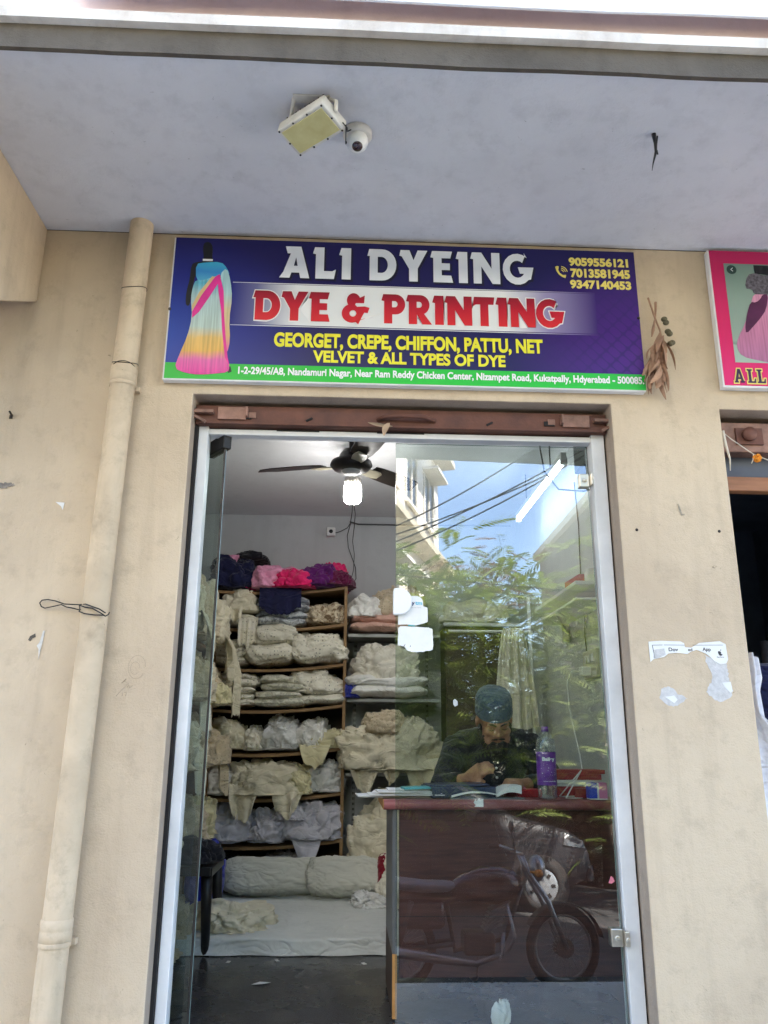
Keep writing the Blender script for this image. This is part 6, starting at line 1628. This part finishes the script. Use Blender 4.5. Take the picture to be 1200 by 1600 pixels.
m = MB(); m.tube([bp_(1.22, .36, .99), bp_(1.30, .30, 1.0), bp_(1.39, .10, .97), bp_(1.39, -.10, .97), bp_(1.30, -.30, 1.0), bp_(1.22, -.36, .99)], .012, 8); obj('handlebar', m, M['silverm'], MC)
for s in (-1, 1):
    m = MB(); m.tube([bp_(1.30, s*.30, 1.0), bp_(1.28, s*.34, 1.10), bp_(1.26, s*.36, 1.16)], .006, 6); m.ell(bp_(1.26, s*.38, 1.19), (.018, .06, .04), 8); obj('mirror', m, M['bikeblack'], MC)
    m = MB(); m.tube([bp_(1.22, s*.36, .99), bp_(1.29, s*.31, 1.0)], .019, 10); obj('grip', m, M['tyre'], MC)
    m = MB(); m.ell(bp_(1.50, s*.17, .84), (.035, .03, .03), 8); m.tube([bp_(1.45, s*.08, .84), bp_(1.50, s*.16, .84)], .008, 6); obj('indicator', m, pmat('amber_lens', (.6, .2, .02), .2, .1), MC)
m = MB(); m.ell(bp_(1.52, 0, .86), (.07, .10, .10), 12); obj('headlight', m, M['silverm'], MC)
m = MB(); m.box(.30, .78, MY-.13, MY+.13, GZ+.44, GZ+.64); obj('side_cover', m, M['bikepaint'], MC, bevel=.05, seg=4)
m = MB(); m.tube([bp_(1.02, .12, .26), bp_(.98, .22, .03), bp_(.94, .30, .004)], .010, 7); obj('side_stand', m, M['bikeblack'], MC)
m = MB(); m.tube([bp_(1.18, .14, .27), bp_(1.16, .26, .27)], .012, 7).tube([bp_(1.25, .15, .62), bp_(1.30, .16, .40), bp_(1.24, .16, .30)], .012, 7); obj('crash_guard', m, M['silverm'], MC)
m = MB(); m.tube([bp_(.05, 0, .70), bp_(.02, 0, .62)], .03, 8); obj('tail_light', m, pmat('red_lens', (.4, .02, .02), .2, .1), MC)

# ---- compound wall and hedge beyond the car
M['compound'] = wall_paint('weathered_wall', (.34, .29, .21), (.20, .17, .12), 1.2, .4)
m = MB().box(-30, 30, -10.75, -10.55, -.9, .55).box(-30, 30, -10.79, -10.51, .551, .62)
for k in range(13): m.box(-30+k*5-.16, -30+k*5+.16, -10.549, -10.46, -.9, .55)
tag(obj('compound_wall', m, M['compound'], loc=(0, -10.65, -.7)), 'low weathered compound wall across the road behind the parked car', 'wall')
# ---- foliage
def leafmat(name, c, c2, tr=.35):
    m = bpy.data.materials.new(name); m.use_nodes = True; nt = m.node_tree; b = nt.nodes["Principled BSDF"]
    n = _noise(nt, _coord(nt), 2.2, 4, .6); col = _ramp(nt, n, [(.35, c), (.65, c2)])
    nt.links.new(col, b.inputs['Base Color']); b.inputs['Roughness'].default_value = .5
    t_ = nt.nodes.new("ShaderNodeBsdfTranslucent"); nt.links.new(col, t_.inputs[0])
    mx = nt.nodes.new("ShaderNodeMixShader"); mx.inputs[0].default_value = tr
    nt.links.new(b.outputs[0], mx.inputs[1]); nt.links.new(t_.outputs[0], mx.inputs[2])
    nt.links.new(mx.outputs[0], nt.nodes["Material Output"].inputs[0]); return m
M['frond'] = leafmat('feathery_leaf', (.075, .125, .014), (.235, .30, .04), .45)
M['frond2'] = leafmat('reddish_young_leaf', (.14, .075, .03), (.20, .12, .045), .4)
M['frond3'] = leafmat('yellow_green_leaf', (.12, .165, .035), (.27, .32, .085), .45)
M['bark'] = pmat('grey_bark', (.12, .095, .07), .9, .4, 9, .8, 30, stretch=(1, 1, .25))
def frond(L, rs, droop):
    """feathery compound leaf: a rachis with paired leaflet strips"""
    v = []; f = []; n = 12
    P = lambda t_: np.array([L*t_, 0, -droop*L*t_*t_])
    for i in range(n):
        t_ = .12+.88*i/(n-1); p = P(t_); w = L*.34*math.sin(math.pi*(.12+.80*t_))**.7
        for s in (-1, 1):
            d = np.array([.45, s*.9, -.18-.25*rs.rand()]); d /= np.linalg.norm(d); e = np.array([.9, -s*.45, 0])*.014*L/.5
            o_ = len(v); v += [p-e*.5, p+d*w*.5-e, p+d*w, p+d*w*.5+e]; f.append((o_, o_+1, o_+2, o_+3))
    for i in range(3):
        a, b_ = P(i/3), P((i+1)/3); o_ = len(v); q = np.array([0, .006, 0]); v += [a-q, a+q, b_+q, b_-q]; f.append((o_, o_+1, o_+2, o_+3))
    return np.array(v), f
def crown(mb_, centers, n, Lr, seed, spread, mi=0):
    rs = np.random.RandomState(seed)
    protos = [frond(1.0, rs, .25+.3*rs.rand()) for _ in range(5)]
    for _ in range(n):
        c = np.array(centers[rs.randint(len(centers))]); tip = c+rs.normal(size=3)*spread
        az = rs.uniform(0, 2*np.pi); el = rs.uniform(-.35, .7); ro = rs.uniform(-.6, .6)
        Mx = np.array(Euler((ro, -el, az)).to_matrix()); V, F_ = protos[rs.randint(5)]
        mb_.add((V*rs.uniform(*Lr)) @ Mx.T+tip, F_, mi, False)
    return mb_
def tree(name, label, base, trunk, limbs, sprays, n, Lr, seed, mat, group='trees across the road', spread=.42):
    t_ = thing(name, label, 'tree', base, group)
    m = MB(); m.tube(trunk[0], trunk[1], 12)
    tk = obj('trunk', m, M['bark'], t_)
    m = MB()
    for p, r_ in limbs: m.tube(p, r_, 8)
    obj('limb', m, M['bark'], tk)
    cm = crown(MB(), sprays, n, Lr, seed, spread); obj('crown', cm, mat, t_)
    return t_
rs = np.random.RandomState(3)
# feathery tree whose boughs hang over the car
tb = (1.15, -9.3, GZ)
sp1 = []
for _ in range(46):
    x_ = rs.uniform(.2, 2.2); sp1.append((x_, rs.uniform(-9.2, -6.4), rs.uniform(1.3 if x_ < 1.0 else 2.25, 3.1)))
for _ in range(22):
    sp1.append((rs.uniform(.3, 3.2), rs.uniform(-9.5, -7.6), rs.uniform(2.3, 3.2)))
for _ in range(26):
    sp1.append((rs.uniform(.25, 1.35), rs.uniform(-7.6, -6.9), rs.uniform(.9, 2.5)))
limbs1 = [([(1.15, -9.3, 1.6), (.9, -8.6, 2.6), (.6, -7.4, 2.9)], [.07, .05, .02]), ([(1.15, -9.3, 1.9), (1.6, -8.4, 3.0), (2.2, -7.2, 3.0)], [.07, .045, .018]),
          ([(1.15, -9.3, 2.3), (1.2, -9.0, 3.5), (1.3, -8.6, 3.4)], [.06, .04, .015]), ([(1.15, -9.3, 1.4), (.5, -9.4, 2.6), (-.2, -9.2, 3.2)], [.06, .04, .015]),
          ([(.9, -8.6, 2.6), (1.0, -7.6, 2.5), (1.1, -6.6, 2.2)], [.04, .025, .01])]
tree('feathery_tree', 'feathery leaved tree with boughs over the car, reflected at the left of the glass leaf', tb, ([(1.15, -9.3, GZ), (1.12, -9.3, .4), (1.15, -9.3, 1.4), (1.15, -9.28, 2.4)], [.17, .14, .11, .07]), limbs1, sp1, 1300, (.34, .62), 4, M['frond'])
# second tree, yellow green, to the right
sp2 = []
for _ in range(60):
    x_ = rs.uniform(2.3, 5.0); sp2.append((x_, rs.uniform(-9.6, -6.6), rs.uniform(1.2 if x_ > 2.9 else 2.2, 3.0)))
for _ in range(14): sp2.append((rs.uniform(3.9, 5.2), rs.uniform(-9.5, -7.4), rs.uniform(3.2, 4.6)))
for _ in range(26):
    sp2.append((rs.uniform(2.5, 4.4), rs.uniform(-7.6, -6.9), rs.uniform(.9, 2.5)))
limbs2 = [([(3.9, -9.4, 1.2), (3.4, -8.5, 2.6), (2.8, -7.4, 2.9)], [.06, .04, .015]), ([(3.9, -9.4, 1.6), (4.3, -8.6, 3.2), (4.6, -7.8, 4.3)], [.07, .045, .015]), ([(3.9, -9.4, 2.0), (4.0, -9.2, 3.8), (4.1, -9.0, 4.8)], [.05, .03, .012])]
tree('pale_tree', 'pale yellow green tree across the road, reflected at the right of the glass leaf', (3.9, -9.4, GZ), ([(3.9, -9.4, GZ), (3.92, -9.4, .6), (3.9, -9.4, 2.2)], [.14, .11, .06]), limbs2, sp2, 980, (.30, .52), 9, M['frond3'])
# reddish young growth
sp3 = [(rs.uniform(1.6, 2.9), rs.uniform(-10.2, -9.4), rs.uniform(3.5, 4.15)) for _ in range(16)]
tree('reddish_tree', 'slender tree with reddish young leaves behind the feathery tree', (2.2, -10.0, GZ), ([(2.2, -10.0, GZ), (2.22, -10.0, 2.0), (2.2, -10.0, 3.8)], [.09, .07, .03]), [([(2.2, -10, 3.2), (1.8, -9.9, 4.2), (1.7, -9.8, 4.2)], [.03, .02, .01]), ([(2.2, -10, 3.4), (2.6, -9.8, 4.3), (2.8, -9.7, 4.2)], [.03, .02, .01])], sp3, 170, (.30, .45), 14, M['frond2'], spread=.25)
# background bushes and taller dark trees behind the wall
M['darkleaf'] = leafmat('dark_leaf', (.018, .032, .008), (.045, .075, .016), .2)
for i, (x, y, h, lab) in enumerate(((-4.2, -12.6, 4.6, 'dark bushy tree behind the compound wall, furthest left'), (-1.2, -12.2, 4.0, 'dark bushy tree behind the compound wall, left of the feathery tree'), (1.2, -12.8, 3.8, 'dark bushy tree right behind the trunk of the feathery tree'), (3.4, -12.4, 3.3, 'lower dark bushy tree behind the pale tree'), (6.2, -12.6, 4.2, 'dark bushy tree behind the compound wall, furthest right'))):
    sps = [(x+rs.normal()*1.0, y+rs.normal()*.6, GZ+.6+abs(rs.normal(.5, .28))*(h-.8)) for _ in range(40)]
    tree('bushy_tree', lab, (x, y, GZ), ([(x, y, GZ), (x, y, GZ+h*.45)], [.14, .08]), [([(x, y, GZ+h*.35), (x+s*.6, y, GZ+h*.6), (x+s*.9, y+.2, GZ+h*.8)], [.06, .04, .015]) for s in (-1, 1)], sps, 800, (.45, .8), 20+i, M['darkleaf'], spread=.5)

# clipped dark hedge added behind the car, near-black leaves standing for understory shade
rs = np.random.RandomState(77)
hm = MB(); protos = [frond(1.0, rs, .3) for _ in range(4)]
for _ in range(3800):
    c = np.array((rs.uniform(-3.2, 6.2), -9.95+rs.normal()*.14, GZ+.15+rs.uniform(0, 3.15)))
    V, F_ = protos[rs.randint(4)]; Mx = np.array(Euler((rs.uniform(-.8, .8), rs.uniform(-.9, .9), rs.uniform(0, 6.3))).to_matrix())
    hm.add((V*rs.uniform(.28, .5)) @ Mx.T+c, F_)
HG = thing('shade_hedge', 'tall dark clipped hedge added as dark understory shade behind the parked car', 'shade_hedge', (1.5, -9.95, GZ))
obj('foliage', hm, leafmat('shade_dark_leaf', (.010, .017, .005), (.026, .042, .010), .15), HG)
m = MB()
for k in range(24): m.tube([(-3.1+k*.4, -9.95, GZ), (-3.05+k*.4, -9.95, GZ+2.8)], .022, 6)
obj('stem', m, M['bark'], HG)
# ---- white apartment house, mirrored at the upper left of the leaf
M['whitehouse'] = wall_paint('white_house_paint', (.80, .77, .70), (.66, .62, .54), .8, .15, False, .3)
M['housetrim'] = pmat('cream_trim', (.62, .56, .42), .8, .1, 3, .1)
HO = thing('white_house', 'white apartment house with projecting floor slabs across the road, reflected upper left', 'house', (-2.0, -16.0, GZ))
ang = R(-72)                              # long face runs away from the shop and a little to the right
Bc = Vector((2.35, -17.2))                # the far right corner of the long face
dv = Vector((-math.sin(R(18)), math.cos(R(18))))     # along the face, back towards the shop
nv_ = Vector((math.cos(R(18)), math.sin(R(18))))     # outward, to the right
def hq(a, o, z): p = Bc+dv*a+nv_*o; return (p.x, p.y, z)
def hbox(a0, a1, o0, o1, z0_, z1_):
    v = [hq(a0,o0,z0_), hq(a1,o0,z0_), hq(a1,o1,z0_), hq(a0,o1,z0_), hq(a0,o0,z1_), hq(a1,o0,z1_), hq(a1,o1,z1_), hq(a0,o1,z1_)]
    return MB().add(v, [(0,3,2,1),(4,5,6,7),(0,1,5,4),(1,2,6,5),(2,3,7,6),(3,0,4,7)])
obj('wall', hbox(0, 6.2, -7, 0, GZ, 12.5), M['whitehouse'], HO)
m = MB()
for z in (2.6, 5.7, 8.8, 11.9): m.merge(hbox(-.25, 6.3, -6.9, .45, z, z+.16))
obj('floor_slab', m, M['housetrim'], HO)
for z in (.6, 3.6, 6.7, 9.8):
    for a in (.7, 2.6, 4.5):
        w_ = obj('window', hbox(a, a+1.1, -.05, .012, z, z+1.3), M['carglass'], HO)
        fm = MB()
        for q in (0, .53, 1.06): fm.merge(hbox(a+q, a+q+.05, .0125, .045, z, z+1.3))
        fm.merge(hbox(a-.06, a+1.16, .013, .09, z-.08, z-.001)).merge(hbox(a-.1, a+1.2, .001, .40, z+1.36, z+1.43))
        obj('window_frame', fm, M['whitehouse'], w_)
obj('roof_parapet', hbox(-.1, 6.3, -6.9, .1, 12.5, 13.2), M['housetrim'], HO)
m = hbox(2.2, 3.6, .013, .95, 9.05, 9.9); obj('balcony', m, pmat('teal_balcony', (.10, .34, .34), .7, .1), HO)
# unseen houses added on both sides to block the low sky
def house(name, label, x0, x1, y0, y1, h, mat, nx, nz):
    t_ = thing(name, label, 'house', ((x0+x1)/2, (y0+y1)/2, GZ), 'added sky-blocking houses across the street')
    obj('wall', MB().box(x0, x1, y0, y1, GZ, h), mat, t_)
    for i in range(nx):
        for k in range(nz):
            cx = x0+(x1-x0)*(i+.5)/nx; z = .4+k*3.1
            w_ = obj('window', MB().box(cx-.6, cx+.6, y1-.02, y1+.03, z, z+1.3), M['carglass'], t_)
            obj('sunshade', MB().box(cx-.8, cx+.8, y1+.001, y1+.5, z+1.4, z+1.48), M['housetrim'], w_)
    obj('roof', MB().box(x0-.2, x1+.2, y0-.2, y1+.3, h+.001, h+.25), M['housetrim'], t_)
house('sky_block_house', 'broad cream house added unseen to block low sky right of the trees', 7.2, 17, -26, -14.5, 8.6, M['compound'], 4, 3)
house('sky_block_house', 'tall weathered house added unseen to block low sky far left of the electric pole', -26, -9.5, -26, -15, 10.5, M['compound'], 6, 3)
# electric pole and sagging cables
M['cablem'] = pmat('black_cable', (.012, .012, .013), .6, .1)
EP = thing('electric_pole', 'grey concrete electric pole across the road left of the trees', 'pole', (-3.2, -6.3, GZ))
obj('shaft', MB().tube([(-3.2, -6.3, GZ), (-3.2, -6.3, 7.4)], [.13, .09], 12), M['concrete'], EP)
obj('cross_arm', MB().box(-3.9, -2.5, -6.36, -6.24, 6.3, 6.4), M['darksteel'], EP)
cabs = [((-3.1, -6.3, 2.55), (2.4, -4.4, 4.05), .35), ((-3.1, -6.3, 2.75), (2.7, -4.2, 4.15), .55), ((-3.1, -6.3, 3.0), (3.0, -4.6, 4.35), .45), ((-3.1, -6.3, 3.3), (2.2, -4.0, 4.2), .70), ((-3.1, -6.3, 3.7), (6.0, -6.5, 3.0), .25)]
for i, (a, b_, sg_) in enumerate(cabs):
    pts = []
    for k in range(25):
        t_ = k/24; p = Vector(a).lerp(Vector(b_), t_); pts.append((p.x, p.y, p.z-sg_*4*t_*(1-t_)))
    tag(obj('overhead_cable', MB().tube(pts, .008 if i < 4 else .006, 6), M['cablem'], loc=a), 'black overhead cable sagging across the street, reflected in the glass leaf', 'cable', 'overhead cables across the street')
# ---- garment hanging in the neighbouring doorway
DG = thing('draped_garment', 'white scarf over a dark dress hanging inside the neighbouring doorway', 'garment', (1.62, .35, 1.2))
nu, nv = 40, 60; G = np.zeros((nu, nv, 3))
for i in range(nu):
    for j in range(nv):
        u, v_ = i/(nu-1), j/(nv-1)
        w_ = np.interp(v_, [0, .12, .2, .36, .5, 1], [.082, .084, .066, .068, .19, .24])
        G[i, j] = (1.472+w_*u+.03*v_, .11-.016*math.sin(u*15+v_*2.0)-.035*math.sin(u*3.14), 1.305-.62*v_-.25*max(0, .45-u)**1.6-.05*max(0, u-.6))
m = MB().grid(G); G2 = G.copy(); G2[..., 1] += .006; m.grid(G2[::-1]); obj('scarf', m, cloth('white_lilac_scarf', (.82, .82, .86)), DG)
G = np.zeros((40, 60, 3))
for i in range(40):
    for j in range(60):
        a = 2*math.pi*i/40; v_ = j/59
        r_ = .13-.03*math.sin(v_*3.14)+.16*max(0, v_-.35)
        r_ *= 1+.05*math.sin(a*9)*v_
        G[i, j] = (1.70+r_*1.1*math.cos(a), .32+r_*.75*math.sin(a), 1.26-1.0*v_)
m = MB().grid(G, wrap=True); m.ell((1.70, .32, 1.26), (.143, .10, .03), 8); obj('dress', m, C['navy'], DG)
obj('stand', MB().tube([(1.70, .32, 0), (1.70, .32, 1.38)], .016, 8).lathe([(0, 0), (.15, 0), (.15, .015), (.02, .03)], (1.70, .32, .001), 'z', 24), M['darksteel'], DG)
